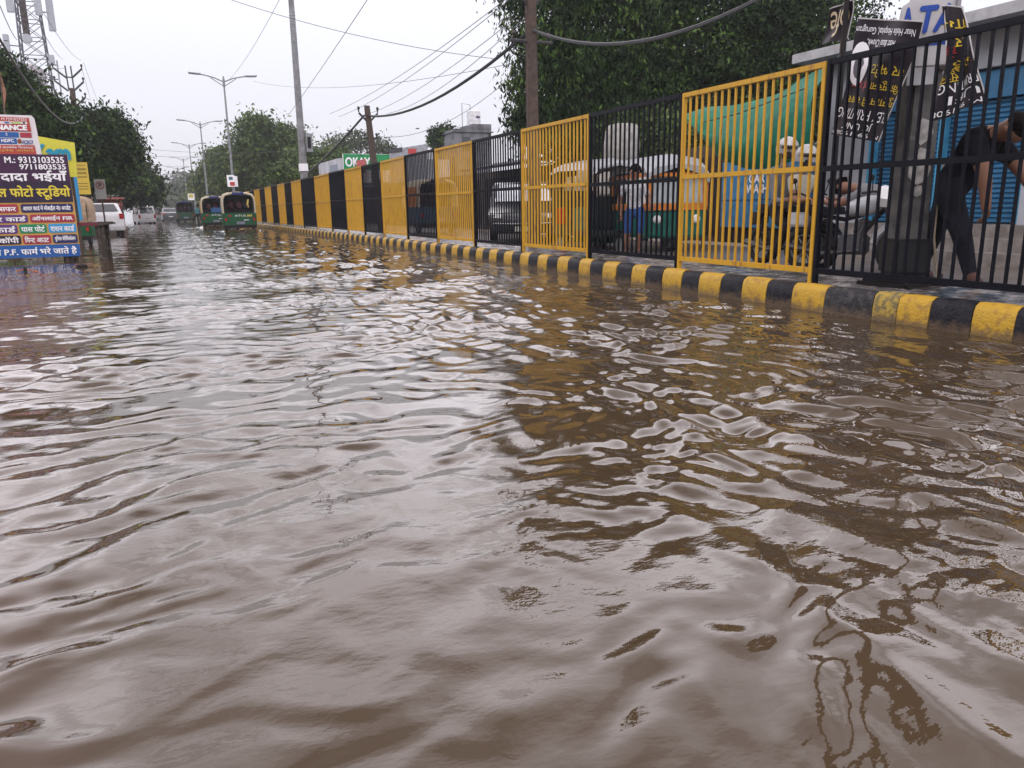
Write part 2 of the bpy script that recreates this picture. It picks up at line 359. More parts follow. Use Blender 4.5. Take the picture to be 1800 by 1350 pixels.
for i in range(len(ys) - 1):
    a = ys[i]
    if a in cols: m = cols[a]; seq = m & 1
    else: seq ^= 1; m = seq
    if a == 4.92: m = 2
    stone(a, ys[i + 1], m)
struct('kerb', kb, [YELOLD, BLKOLD, YELW, BLKW], smooth=True)
# wet verge between kerb and service road
g = MB()
nx, ny = 22, 900
vx = np.linspace(KX + .148, 7.75, nx)
for i in range(nx):
    for j in range(ny):
        yy = -6 + 150 * (j / (ny - 1)) ** 1.6; zz = KT - .03 + .016 * math.sin(yy * 5.1 + i * 1.7) * math.sin(yy * 1.7 + i) + random.uniform(-.007, .007)
        if i == nx - 1: zz = -.3
        g.v.append((float(vx[i]), yy, zz))
for i in range(nx - 1):
    for j in range(ny - 1):
        a = i * ny + j; g.f.append((a, a + ny, a + ny + 1, a + 1)); g.m.append(0)
VERGE = mat('wet_mortar', (.34, .31, .295), .14, col2=(.06, .055, .05), vscale=5, thresh=(.42, .6), bump=.5, bscale=16, spec=.9)
struct('verge', g, VERGE, smooth=True)
# service road, wet brick-like paving
g = MB(); g.b2(7.72, 12.0, -8, 150, -.4, .14)
sm = mat('wet_paving', (.15, .125, .11), .28, col2=(.08, .07, .065), vscale=2.5, thresh=(.4, .62), bump=.35, bscale=14, spec=.6)
struct('service_road', g, sm)
g = MB(); g.b2(-400, -5.2, -30, 850, -.5, -.12); struct('left_verge', g, mat('wet_earth', (.10, .075, .055), .4, var=.4, vscale=3, bump=.6))

# ------------------------------------------------------------------ fence
posts = [-1.2, 1.28, 3.74, 6.21, 8.6, 10.99, 13.5, 15.97, 18.44, 21.01, 23.5, 25.9, 28.4, 31.2, 34.3, 37.7, 40.5, 42.8, 45.4, 48.0, 50.9, 53.5, 56.6, 59.6, 62.5, 65.4, 68.3, 71.2]
FX = 6.35
def fence_panel(idx, y0, y1):
    yel = idx % 2 == 1
    M = YEL if yel else BLK
    kk = idx - 3
    if kk < 0: which = ['outermost', 'second', 'nearest'][idx]
    ords = ['first', 'second', 'third', 'fourth', 'fifth', 'sixth', 'seventh', 'eighth', 'ninth', 'tenth', 'eleventh', 'twelfth', 'thirteenth']
    colr = 'yellow' if yel else 'black'
    if idx == 2: lab = 'nearest black fence panel, beside the bending man and cut by the picture edge'
    elif idx == 3: lab = 'nearest yellow fence panel, in front of the motorcycle riders'
    elif idx == 4: lab = 'black fence panel in front of the silver topped auto rickshaw'
    elif idx == 5: lab = 'yellow fence panel below the brown utility pole, second yellow from the near end'
    elif idx == 6: lab = 'black fence panel in front of the parked car'
    elif idx < 2: lab = '%s fence panel beyond the right edge of the picture' % colr
    else:
        lab = '%s fence panel, %s %s one from the near end of the row' % (colr, ords[(idx - 2) // 2 if not yel else (idx - 3) // 2], colr)
    o = empty('fence_panel', (FX, y0, 0), lab, 'fence panel', 'black and yellow panels of the roadside fence')
    w = y1 - y0; s = .05; zt = 2.49 + random.uniform(-.012, .012); zb = .385; zm = 1.42 + random.uniform(-.02, .02)
    g = MB(); g.b2(-s / 2, s / 2, .006, .006 + s, .24, zt); g.b2(-s / 2, s / 2, w - .006 - s, w - .006, .24, zt)
    g.b2(-s / 2, s / 2, .006 + s, w - .006 - s, zt - .06, zt - .002); g.b2(-s / 2, s / 2, .006 + s, w - .006 - s, zb - .03, zb + .03)
    g.build('frame', M, o, bevel=.004)
    g = MB(); g.b2(-s / 2 - .003, -.014, .006 + s, w - .006 - s, zm - .028, zm + .028); g.build('mid_rail', M, o, bevel=.003)
    g = MB(); nb = max(8, round((w - .15) / .117)); q = .0115
    for i in range(1, nb):
        yy = .03 + (w - .06) * i / nb + random.uniform(-.003, .003); lean = random.uniform(-.004, .004)
        g.loft([[(-q, yy - q, zb + .03), (q, yy - q, zb + .03), (q, yy + q, zb + .03), (-q, yy + q, zb + .03)], [(-q, yy - q + lean, zt - .06), (q, yy - q + lean, zt - .06), (q, yy + q + lean, zt - .06), (-q, yy + q + lean, zt - .06)]])
    g.build('bars', M, o)
    g = MB(); g.b2(-.05, .05, -.01, .075, .232, .246); g.build('foot_plate', BLK if not yel else YEL, o)
    return o
for i in range(len(posts) - 1): fence_panel(i, posts[i], posts[i + 1])

# ------------------------------------------------------------------ trees
def leafmat(name, c, tr=0):
    return mat(name, c, .6, var=.35, vscale=1.2, spec=.12)
LM = {'dark': [leafmat('leaf_dark', (.008, .018, .007)), leafmat('leaf_dark_mid', (.019, .040, .011)), leafmat('leaf_dark_light', (.062, .11, .022))],
      'mid': [leafmat('leaf_mid', (.034, .058, .022)), leafmat('leaf_mid_b', (.062, .095, .03)), leafmat('leaf_mid_c', (.11, .15, .045))],
      'dull': [leafmat('leaf_dull', (.05, .07, .045)), leafmat('leaf_dull_b', (.07, .09, .06)), leafmat('leaf_dull_c', (.10, .12, .08))]}
BARK = mat('bark', (.09, .07, .055), .9, var=.4, bump=.6)
def crown_geo(blobs, n_clump, per, leaf, droop=0, seed=0, aspect=.42, crad=.35, shell=.55):
    """leaves as small quads in clumps through each blob's volume. blobs: (cx,cy,cz,rx,ry,rz)"""
    r = np.random.default_rng(seed); B = np.array(blobs, float); vol = (B[:, 3] * B[:, 4] * B[:, 5]) ** .67; w = vol / vol.sum()
    bi = r.choice(len(B), n_clump, p=w); d = r.normal(size=(n_clump, 3)); d /= np.linalg.norm(d, axis=1)[:, None]
    rad = (shell + (1 - shell) * r.random(n_clump) ** .6)[:, None] * (1 + .12 * np.clip(r.normal(size=n_clump), -2, 1.3))[:, None]
    C = B[bi, :3] + d * rad * B[bi, 3:]
    tone = np.clip(r.normal(.8, .75, n_clump), 0, 2).round().astype(int)
    cr_ = crad * np.exp(r.normal(0, .3, n_clump))
    P = np.repeat(C, per, 0) + np.clip(r.normal(size=(n_clump * per, 3)), -1.9, 1.9) * np.repeat(cr_, per)[:, None] * np.array([.55, .55, .42])
    n = len(P); a = r.normal(size=(n, 3)); a /= np.linalg.norm(a, axis=1)[:, None]
    if droop: a = a * (1 - droop) + np.array([0, 0, -1]) * droop; a /= np.linalg.norm(a, axis=1)[:, None]
    u = r.normal(size=(n, 3)); bb = np.cross(a, u); bb /= np.linalg.norm(bb, axis=1)[:, None]
    ln = leaf * np.exp(r.normal(0, .25, n))[:, None]; wd = ln * aspect
    V = np.stack([P - a * ln * .5, P + bb * wd * .5 - a * ln * .05, P + a * ln * .5, P - bb * wd * .5 - a * ln * .05], 1)
    return V.reshape(-1, 3), np.repeat(tone, per)
def tree(name, label, cat, group, base, blobs, nclump, per, leaf, kind='dark', trunk_r=.2, seed=0, droop=0, crad=.35, nlimb=7, aspect=.42, shell=.55, trunk_top=None):
    """blobs in world coordinates"""
    o = empty(name, base, label, cat, group); bx, by, bz = base
    loc = [(b[0] - bx, b[1] - by, b[2] - bz, b[3], b[4], b[5]) for b in blobs]
    V, t_ = crown_geo(loc, nclump, per, leaf, droop, seed, aspect, crad, shell)
    fast_mesh('crown', V, 4, LM[kind], t_, o)
    r = random.Random(seed); g = MB(); big = max(loc, key=lambda q: q[3] * q[5]); top = Vector(big[:3])
    pts = [Vector((0, 0, -.4)), Vector((r.uniform(-.1, .1), r.uniform(-.1, .1), top.z * .3)), Vector((top.x * .4, top.y * .4, top.z * .6)), top]
    g.tube(pts, [trunk_r * 1.25, trunk_r, trunk_r * .7, trunk_r * .3], 8)
    for i in range(nlimb):
        q = loc[i % len(loc)]; f = r.uniform(.35, .8); s = pts[1].lerp(pts[2], f)
        e_ = Vector((q[0] + r.uniform(-.6, .6) * q[3], q[1] + r.uniform(-.6, .6) * q[4], q[2] + r.uniform(-.1, .6) * q[5]))
        m_ = s.lerp(e_, .5) + Vector((r.uniform(-.3, .3), r.uniform(-.3, .3), -.2))
        g.tube([s, m_, e_], [trunk_r * .5, trunk_r * .32, trunk_r * .08], 6)
    g.build('trunk', BARK, o, smooth=True)
    return o
def pix_blobs(lst):
    """(px,py, radius px w, radius px h, Y, depth radius)"""
    res = []
    for px, py, rw, rh, Y, dr in lst:
        c = at(px, py, Y=Y); e_ = at(px + rw, py, Y=Y); f = at(px, py - rh, Y=Y)
        res.append((c.x, c.y, c.z, abs(e_.x - c.x), dr, abs(f.z - c.z)))
    return res
# right: tall dark trees behind the service road
tree('drooping_tree', 'tall dark tree with drooping leaves beside the brown utility pole', 'tree', 'big trees behind the fence', (13.2, 25, .1),
     [(13.3, 24.5, 4.9, 2.0, 2.2, 1.9), (13.0, 25, 7.4, 1.6, 2.0, 2.2), (14.6, 24.5, 6.6, 2.4, 2.2, 2.6), (14.2, 25, 9.8, 2.4, 2.4, 2.2), (15.4, 24.5, 4.6, 2.2, 2.0, 1.5), (14.2, 23.5, 3.3, 2.4, 1.8, 1.2), (12.3, 24.5, 3.9, 1.0, 1.3, 1.0)], 2300, 34, .19, 'dark', .22, 3, droop=.55, crad=.5, aspect=.30)
tree('broadleaf_tree', 'dark broadleaf tree filling the sky right of the drooping tree', 'tree', 'big trees behind the fence', (19.0, 25.5, .1),
     [(17.5, 25, 6.2, 2.6, 2.4, 2.2), (19.6, 25.5, 7.6, 3.2, 2.6, 2.8), (17.8, 26, 9.8, 3.0, 2.6, 2.4), (20.5, 25, 4.9, 2.6, 2.2, 1.8), (17.2, 25, 4.2, 2.2, 2.0, 1.4)], 1900, 30, .17, 'dark', .3, 4, crad=.5, aspect=.5)
tree('broadleaf_tree', 'dark broadleaf tree rising behind the torn black banners', 'tree', 'big trees behind the fence', (24.0, 25.5, .1),
     [(22.8, 25, 6.8, 2.6, 2.4, 2.4), (25.0, 25.5, 7.4, 2.7, 2.6, 2.3), (23.6, 26, 9.4, 2.8, 2.6, 2.0), (25.6, 25, 5.2, 2.2, 2.2, 1.8), (22.4, 25, 4.6, 2.2, 2.2, 1.8)], 1700, 30, .17, 'dark', .3, 5, crad=.5, aspect=.5)
tree('small_tree', 'green bushy hedge tree above the silver auto rickshaw', 'tree', None, (14.2, 21, .1),
     [(14.0, 22.2, 3.0, .9, 1.3, .9), (14.1, 20.4, 2.9, .9, 1.3, .9), (14.2, 19.2, 2.7, .9, 1.2, .9)], 420, 30, .15, 'mid', .08, 6, crad=.3)
# middle distance, right
tree('rounded_tree', 'green rounded tree behind the tall grey pole', 'tree', 'trees behind the far fence', (11.0, 82, 0),
     pix_blobs([(458, 262, 46, 46, 82, 4), (448, 222, 20, 16, 82, 2.5), (500, 262, 34, 34, 82, 3.5), (425, 300, 34, 36, 82, 3.5), (490, 300, 44, 30, 82, 3.5), (452, 318, 60, 26, 82, 3)]), 1500, 26, .38, 'mid', .35, 8, crad=1.0)
tree('rounded_tree', 'low green tree crown right of the tall grey pole', 'tree', 'trees behind the far fence', (15.5, 72, 0),
     pix_blobs([(560, 292, 34, 22, 72, 3), (590, 282, 26, 20, 72, 3), (535, 285, 26, 26, 72, 3)]), 620, 26, .32, 'mid', .22, 9, crad=.7)
tree('rounded_tree', 'dark green tree left of the poster pole', 'tree', 'trees behind the far fence', (8.3, 110, 0),
     pix_blobs([(385, 290, 26, 24, 112, 4), (375, 322, 30, 28, 112, 4), (400, 335, 30, 24, 110, 4)]), 700, 24, .5, 'mid', .3, 10, crad=1.0)
tree('sparse_tree', 'sparse pale tree with thin foliage behind the leaning pole', 'tree', 'trees behind the far fence', (18.5, 84, 0),
     pix_blobs([(590, 258, 22, 16, 84, 3), (620, 248, 28, 16, 84, 3), (655, 258, 28, 18, 84, 3), (685, 268, 16, 12, 84, 2)]), 330, 9, .36, 'dull', .25, 12, crad=.9, nlimb=16, shell=.2)
tree('small_tree', 'small dark green tree left of the grey water tank building', 'tree', None, (22.4, 64, 0),
     pix_blobs([(780, 238, 17, 15, 64, 1.3), (770, 250, 12, 8, 64, 1), (792, 246, 12, 14, 64, 1)]), 230, 24, .3, 'dark', .12, 13, crad=.5)
tree('thorny_tree', 'thin yellowish tree with bare twigs in front of the tall grey pole', 'tree', None, (9.6, 52, 0),
     pix_blobs([(498, 305, 20, 16, 52, 1.4), (475, 312, 12, 10, 52, 1.2), (520, 312, 14, 12, 52, 1.2)]), 130, 12, .22, 'mid', .07, 14, crad=.5, nlimb=16, shell=.1)
# far end of the road
for i, (px, py, rw, rh, Y, lab, kd) in enumerate([
    (345, 345, 22, 26, 190, 'hazy tree crown just left of the second lamp post', 'dull'), (325, 340, 18, 24, 250, 'pale hazy tree crown at the far end of the road', 'dull'),
    (305, 352, 16, 16, 330, 'palest low tree where the road vanishes', 'dull'), (365, 350, 18, 26, 160, 'green tree crown behind the second auto rickshaw', 'mid'), (284, 352, 16, 14, 380, 'faint far tree above the approaching white van', 'dull')]):
    c = at(px, 372, Y=Y)
    tree('far_tree', lab, 'tree', 'hazy trees at the end of the road', (c.x, Y, 0), pix_blobs([(px, py, rw, rh, Y, 6), (px - rw * .6, py + 8, rw * .7, rh * .7, Y, 5), (px + rw * .6, py + 6, rw * .7, rh * .7, Y, 5)]), 330, 22, Y * .0055, kd, .4, 40 + i, crad=Y * .012)
# left side, overhanging
tree('roadside_tree', 'big dark tree behind the red finance sign', 'tree', 'dark trees along the left side', (-5.6, 38, 0),
     pix_blobs([(20, 175, 52, 62, 38, 2.5), (-30, 140, 60, 60, 38, 2.5), (45, 215, 55, 50, 38, 2.5), (100, 250, 46, 52, 38, 2.4), (60, 290, 60, 50, 38, 2.2), (110, 300, 30, 40, 38, 2), (90, 200, 26, 24, 38, 1.5)]), 1350, 30, .19, 'dark', .28, 20, crad=.5)
tree('roadside_tree', 'dark spreading tree leaning over the parked white sedan', 'tree', 'dark trees along the left side', (-3.6, 50, 0),
     pix_blobs([(150, 235, 44, 40, 50, 3), (190, 250, 44, 44, 50, 3), (180, 300, 44, 34, 50, 3), (215, 262, 30, 28, 50, 2.5), (140, 290, 40, 40, 50, 2.5), (190, 215, 30, 14, 50, 2)]), 1150, 28, .24, 'dark', .26, 21, crad=.65)
tree('roadside_tree', 'dark low tree crown above the white van', 'tree', 'dark trees along the left side', (-5.4, 79, 0),
     pix_blobs([(235, 318, 34, 30, 78, 4), (215, 300, 30, 26, 78, 4), (250, 332, 26, 20, 78, 3), (228, 336, 34, 18, 78, 3)]), 800, 26, .4, 'dark', .28, 22, crad=.9)
tree('roadside_tree', 'farthest dark tree crown on the left beyond the van', 'tree', 'dark trees along the left side', (-5.5, 120, 0),
     pix_blobs([(256, 340, 24, 18, 120, 4), (240, 344, 24, 18, 120, 4)]), 400, 24, .55, 'dark', .3, 23, crad=1.2)

# ------------------------------------------------------------------ street lamps on the median
def lamp(X, Y, lab):
    o = empty('street_lamp', (X, Y, .1), lab, 'street lamp', 'double armed street lamps along the median')
    H = 11.0; g = MB(); g.tube([(0, 0, 0), (0, 0, H * .5), (0, 0, H)], [.13, .10, .06], 10); g.tube([(0, 0, H), (0, 0, H + .35)], [.09, .05], 8); g.tube([(0, 0, H - .45), (0, 0, H + .1)], .1, 10)
    g.build('pole', METAL, o, smooth=True)
    for s in (-1, 1):
        g = MB(); g.tube([(s * .05, 0, H - .05), (s * .7, 0, H + .22), (s * 1.4, 0, H + .38), (s * 1.75, 0, H + .42)], .045, 8)
        g.tube([(s * .05, 0, H - .38), (s * .45, 0, H - .12), (s * .95, 0, H + .2)], .03, 6); g.build('arm', METAL, o, smooth=True)
        g = MB(); g.loft([[(s * a, y_ * w, z_) for y_, z_ in ((-1, H + zc), (-1, H + zc + .07), (-.5, H + zc + .12), (.5, H + zc + .12), (1, H + zc + .07), (1, H + zc))] for a, w, zc in ((1.65, .06, .38), (1.85, .13, .38), (2.4, .13, .41), (2.55, .07, .44))])
        g.build('lamp_head', mat('lamp_grey', (.12, .13, .14), .5), o)
    return o
for i, (px, X, Y, lab) in enumerate([(393, 6.05, 68, 'nearest double armed street lamp, a poster tied to its pole'), (352, 6.0, 102, 'second double armed street lamp from the near end'), (326, 6.0, 135, 'third double armed street lamp from the near end'),
    (319, 6.2, 170, 'fourth double armed street lamp from the near end'), (308, 6.2, 207, 'fifth double armed street lamp from the near end'), (301, 6.2, 245, 'sixth double armed street lamp from the near end'),
    (296, 6.2, 290, 'seventh double armed street lamp, small and hazy'), (293, 6.4, 340, 'eighth double armed street lamp, farthest and smallest')]):
    lamp(X, Y, lab)
# poster tied to the first lamp pole
o = empty('poster', tuple(at(406, 318, Y=67.6)), 'small white and red poster tied to the nearest lamp pole', 'poster', sc=.72)
g = MB(); g.box((0, 0, 0), (.82, .03, 1.25)); g.build('sheet', WFL, o); g = MB(); g.box((.12, -.02, -.32), (.5, .012, .42)); g.build('red_block', mat('poster_red', (.4, .04, .03)), o)
g = MB(); g.box((.0, -.02, .28), (.42, .012, .35)); g.build('picture_block', mat('poster_teal', (.05, .12, .14)), o); g = MB(); g.box((.55, .25, -.05), (.35, .03, 1.15)); g.build('back_sheet', WFL, o)
# small board low on second lamp pole
o = empty('poster', tuple(at(336, 346, Y=101)), 'small yellow and white board on the second lamp pole', 'poster')
g = MB(); g.box((0, 0, 0), (.7, .04, .75)); g.build('sheet', WFL, o); g = MB(); g.box((0, -.03, .1), (.5, .012, .4)); g.build('yellow_block', mat('poster_yellow', (.5, .42, .1)), o)

# tall grey tapering pole behind the fence
o = empty('tall_pole', (7.25, 42, .12), 'tall grey tapering steel pole rising out of the picture behind the fence', 'pole')
g = MB(); g.tube([(0, 0, 0), (0, 0, 3), (0, 0, 6), (0, 0, 9), (0, 0, 14.5)], [.21, .19, .17, .15, .11], 12); g.build('pole', mat('pole_grey', (.19, .19, .20), .6, var=.25, vscale=3), o, smooth=True)
g = MB()
g.tube([(0, 0, 5 + k * .07) for k in range(81)], [(.176 if k % 2 else .166) - k * .0003 for k in range(81)], 10)
g.build('band', METAL, o)
g = MB(); g.b2(-.2, .2, -.22, .22, 2.93, 3.3); g.build('label_sheet', WFL, o)
g = MB(); g.box((.38, 0, 4.35), (.3, .3, .9)); g.build('meter_box', mat('meter_grey', (.25, .26, .28)), o); g = MB(); g.box((.36, -.17, 4.35), (.16, .05, .55)); g.build('meter', DARK, o)

# ------------------------------------------------------------------ utility poles
def insul(g, p, s=1): g.tube([p, (p[0], p[1], p[2] + .10 * s), (p[0], p[1], p[2] + .16 * s), (p[0], p[1], p[2] + .24 * s)], [.03 * s, .03 * s, .07 * s, .035 * s], 8)
def utility_pole(base, H, lean, r, lab, arms, M, sc=1, thick=None):
    o = empty('utility_pole', base, lab, 'utility pole', 'utility poles with insulators')
    f = lambda z: Vector((lean[0] * z / H, lean[1] * z / H, z))
    g = MB(); q = [(-r, -r * .7), (r, -r * .7), (r, r * .7), (-r, r * .7)]
    g.loft([[f(z) + Vector((a * (1 - .3 * z / H), b_ * (1 - .3 * z / H), 0)) for a, b_ in q] for z in (-.3, H * .5, H)]); g.build('pole', M, o, bevel=.01)
    for z, kind, wd in arms:
        c = f(z)
        g = MB(); h = MB()
        for s in (-1, 1):
            if kind == 'v':
                g.tube([c + Vector((s * r * .6, 0, 0)), c + Vector((s * wd, 0, wd * .75))], .045 * sc, 6); insul(h, c + Vector((s * wd, 0, wd * .75 + .03)), sc)
            elif kind == 'flat':
                g.tube([c, c + Vector((s * wd, 0, 0))], .04 * sc, 6)
                if sc > .9: insul(h, c + Vector((s * wd * .8, 0, .03)), .8 * sc)
            elif kind == 'top' and s > 0:
                g.tube([c, c + Vector((-.05, 0, .25))], .035, 6); insul(h, c + Vector((-.05, 0, .25)), sc)
        g.build('cross_arm', mat('arm_steel', (.045, .042, .045), .6), o)
        if h.v:
            hn = len(h.v) // 2
            for q_ in (0, 1): h2 = MB(); h2.v = h.v[q_ * hn:(q_ + 1) * hn]; h2.f = [tuple(i - q_ * hn for i in f) for f in h.f if (f[0] >= hn) == bool(q_)]; h2.m = [0] * len(h2.f); h2.build('insulator', mat('insulator', (.03, .022, .022), .3), o, smooth=True)
    return o
p = at(658, 285, X=8.9)
utility_pole((9.0, 33.6, .12), 5.4, (-.02, 1.45, 0), .16, 'leaning brown utility pole in front of the green shop sign', [(4.75, 'v', .42), (4.0, 'flat', .32)], RUST)
utility_pole((8.5, 17.4, .12), 8.6, (-.03, .1, 0), .14, 'tall brown utility pole standing before the drooping tree', [(5.55, 'v', .5), (4.75, 'flat', .55), (7.4, 'v', .6)], RUST)
o = empty('utility_pole', (-4.15, 60, 0), 'concrete utility pole with three pairs of raised arms on the left', 'utility pole', 'utility poles with insulators')
g = MB(); g.tube([(0, 0, -.3), (.0, 0, 5), (.12, 0, 9.0)], [.26, .2, .16], 8); g.build('pole', RUST, o, smooth=True)
g = MB(); g.tube([(-.08, 0, 8.9), (-.12, 0, 10.4)], .045, 6); g.tube([(.22, 0, 8.9), (.20, 0, 10.4)], .045, 6); g.tube([(-.1, 0, 9.7), (.2, 0, 9.7)], .04, 6); g.tube([(-.1, 0, 9.0), (.25, 0, 9.0)], .05, 6); g.build('top_frame', mat('arm_steel', (.045, .042, .045), .6), o)
for z in (9.65, 8.85, 7.9):
    g = MB(); h = MB()
    for s, w0 in ((-1, .12), (1, .18)): g.tube([(s * w0, 0, z), (s * .82, 0, z + .6)], .06, 6); insul(h, (s * .82, 0, z + .6), 1.2)
    g.build('cross_arm', mat('arm_steel', (.045, .042, .045), .6), o); h.build('insulators', mat('insulator', (.03, .022, .022), .3), o)
g = MB(); g.tube([(-.8, 0, 7.35), (1.2, 0, 7.2)], .05, 6); g.tube([(-.1, 0, 7.35), (-.75, 0, 7.7)], .03, 6); g.build('cross_bar', mat('arm_steel', (.045, .042, .045), .6), o)

# lattice telecom tower
o = empty('telecom_tower', (-9.0, 92, 0), 'lattice telecom tower with white antennas behind the left trees', 'tower')
g = MB(); TH = 24; bw = lambda z: 1.55 - .030 * z * 1.0
lv = [0, 4, 8, 10.5, 12.5, 14.3, 16, 17.6, 19.2, 20.8, 22.4, 24]
cs = lambda z: [Vector((sx_ * bw(z), sy_ * bw(z), z)) for sx_, sy_ in ((-1, -1), (1, -1), (1, 1), (-1, 1))]
for a, b_ in zip(lv[:-1], lv[1:]):
    A, B_ = cs(a), cs(b_)
    for k in range(4):
        g.tube([A[k], B_[k]], .07, 5); g.tube([A[k], B_[(k + 1) % 4]], .04, 4); g.tube([A[(k + 1) % 4], B_[k]], .04, 4); g.tube([B_[k], B_[(k + 1) % 4]], .045, 4)
g.build('lattice', mat('tower_steel', (.10, .105, .13), .6, var=.3), o)
AN = mat('antenna_white', (.34, .36, .40), .5, var=.1)
for ax, ay, z, h in ((-1.3, -1.4, 21.3, 3.4), (1.0, -1.5, 21.0, 3.0), (1.9, -.8, 20.4, 4.2), (-2.1, -.9, 16.8, 1.9), (-1.5, -1.3, 14.8, 1.9), (1.5, -1.4, 15.6, .9), (1.9, -1.1, 13.9, 3.5), (-1.9, -1.0, 13.2, 2.6)):
    g = MB(); w_ = .62 if h > 2.8 and z > 20 else .5 if h < 2.5 else .14; g.box((ax, ay, z), (w_, .2, h)); g.build('antenna', AN, o, bevel=.05)
g = MB()
for ax, ay, z in ((-2.1, -.9, 16.8), (-1.5, -1.3, 14.8), (1.9, -1.1, 13.9), (1.9, -1.1, 15.2), (-1.9, -1, 13.2), (1.9, -.8, 20)): g.tube([(ax, ay, z), (ax * .45, -.6, z)], .05, 5)
g.build('antenna_mounts', mat('tower_steel', (.10, .105, .13)), o)
g = MB(); g.tube([(-.3, -1.5, 17.4), (-.3, -1.2, 17.4)], [.42, .42], 14); g.build('dish', AN, o)
g = MB(); g.tube([(-.4, -.2, 17.5), (-.4, -.2, 24.2)], .3, 8); g.build('inner_pole', RUST, o)
# stepped white shape behind the trees
o = empty('water_tank', tuple(at(42, 128, Y=95)), 'off white tank roof half hidden by the trees below the telecom tower', 'water tank')
g = MB(); g.sphere((0, 0, 0), (2.0, 1.6, .9)); g.build('dome', mat('tank_offwhite', (.42, .40, .42), .6, var=.3), o, smooth=True); g = MB(); g.tube([(0, 0, -12), (0, 0, -.2)], 1.9, 16); g.build('shaft', mat('tank_offwhite', (.42, .40, .42)), o)
# orange flag on a bamboo staff above the finance sign
o = empty('flag', (-3.28, 24.4, 2.2), 'drooping faded orange flag on a thin staff above the red finance sign', 'flag')
g = MB(); g.tube([(0, 0, 0), (.05, 0, 2.55)], .018, 6); g.build('staff', BARK, o)
g = MB(); P_ = [(0, 0, 1.35), (.04, .02, 1.55), (.14, -.04, 1.95), (.10, .03, 2.2), (.06, 0, 2.5)]; g.v = [(.02 + .01 * i, 0, p_[2]) for i, p_ in enumerate(P_)] + P_ + [(p_[0] * .55 + .02, .07, p_[2]) for p_ in P_]
g.f = [(i, i + 1, 6 + i, 5 + i) for i in range(4)] + [(5 + i, 6 + i, 11 + i, 10 + i) for i in range(4)]; g.m = [0] * 8; g.build('cloth', mat('flag_cloth', (.26, .13, .085), .8, var=.3), o, smooth=True)

# ------------------------------------------------------------------ wires
def wire(pts, r, label, m=WIREG, sag=0, name='wire', group='overhead wires'):
    P_ = []
    for a, b_ in zip(pts[:-1], pts[1:]):
        a, b_ = Vector(a), Vector(b_)
        for k in range(14):
            t_ = k / 14; q = a.lerp(b_, t_); q.z -= sag * 4 * t_ * (1 - t_); P_.append(q)
    P_.append(Vector(pts[-1])); g = MB(); g.tube(P_, r, 5); o_ = g.build(name, m, smooth=True); return tag(o_, label, 'cable' if name == 'cable' else 'wire', group)
pt = lambda x, y, Y: tuple(at(x, y, Y=Y))
wire([tuple(at(640, 203, X=8.98)), tuple(at(930, 55, X=8.55))], .045, 'thick black cable sagging between the two brown utility poles', WIREM, .62, 'cable', 'thick sagging cables')
wire([tuple(at(930, 50, X=8.5)), tuple(at(1345, -8, X=9.3))], .038, 'thick grey cable sagging across the dark trees', mat('cable_grey', (.07, .07, .075), .5), .52, 'cable', 'thick sagging cables')
wire([tuple(at(640, 203, X=8.98)), tuple(at(470, 352, X=7.4))], .05, 'thick black cable dropping from the leaning pole to the tall grey pole', WIREM, .45, 'cable', 'thick sagging cables')
wire([pt(-60, -40, 20), pt(145, 206, 40)], .03, 'grey cable hanging in front of the dark left trees', mat('cable_grey', (.07, .07, .075)), 1.2, 'cable', 'thick sagging cables')
WL = [((415, 0), (875, 104), 30, 24, .25, 'dark wire crossing the sky from the top left to the tree'), ((445, 143), (900, 112), 66, 24, .6, 'faint level wire from the nearest lamp to the tree'),
      ((645, 0), (505, 205), 20, 42, .05, 'steep thin wire crossing the tall grey pole'), ((885, 0), (580, 200), 17, 40, .25, 'upper sloping wire left of the brown pole'),
      ((892, 0), (596, 205), 17, 42, .3, 'second sloping wire left of the brown pole'), ((910, 28), (630, 205), 17.5, 42, .35, 'third sloping wire left of the brown pole'), ((915, 38), (680, 200), 17.5, 36, .35, 'lowest sloping wire left of the brown pole'),
      ((905, 130), (665, 240), 24, 34, .6, 'low sagging wire between the leaning pole and the tree'), ((490, 0), (400, 142), 30, 66, .3, 'thin wire dropping to the nearest street lamp'),
      ((75, 20), (143, 106), 30, 60, .3, 'thin wire from the tower to the left arm of the concrete pole'), ((72, 50), (112, 104), 30, 60, .2, 'second thin wire reaching the left concrete pole'),
      ((78, 105), (112, 120), 92, 60, .3, 'short wire between tower and concrete pole'), ((0, 10), (30, 70), 20, 30, .1, 'wire at the top left corner'), ((147, 110), (178, 195), 60, 120, .1, 'wire running from the concrete pole towards the van'),
      ((144, 120), (165, 195), 60, 120, .1, 'wire just left of that one dropping into the left trees'), ((255, 262), (600, 255), 60, 60, .4, 'faint wire across the road under the lamp heads'), ((250, 273), (420, 266), 80, 80, .3, 'lower faint wire across the road near the third lamp'), ((250, 290), (440, 285), 100, 100, .3, 'lowest faint wire across the road')]
for (a, b_, Y0, Y1, sg, lb) in WL:
    wire([pt(a[0] + (a[0] - b_[0]) * .05, a[1] + (a[1] - b_[1]) * .05, Y0) if a[1] == 0 else pt(*a, Y0), pt(*b_, Y1)], 0.0095 if max(Y0, Y1) < 70 else .012, lb, WIREG, sg)
for i, (a, b_, Y) in enumerate([((410, 230), (300, 400), 70)]): pass

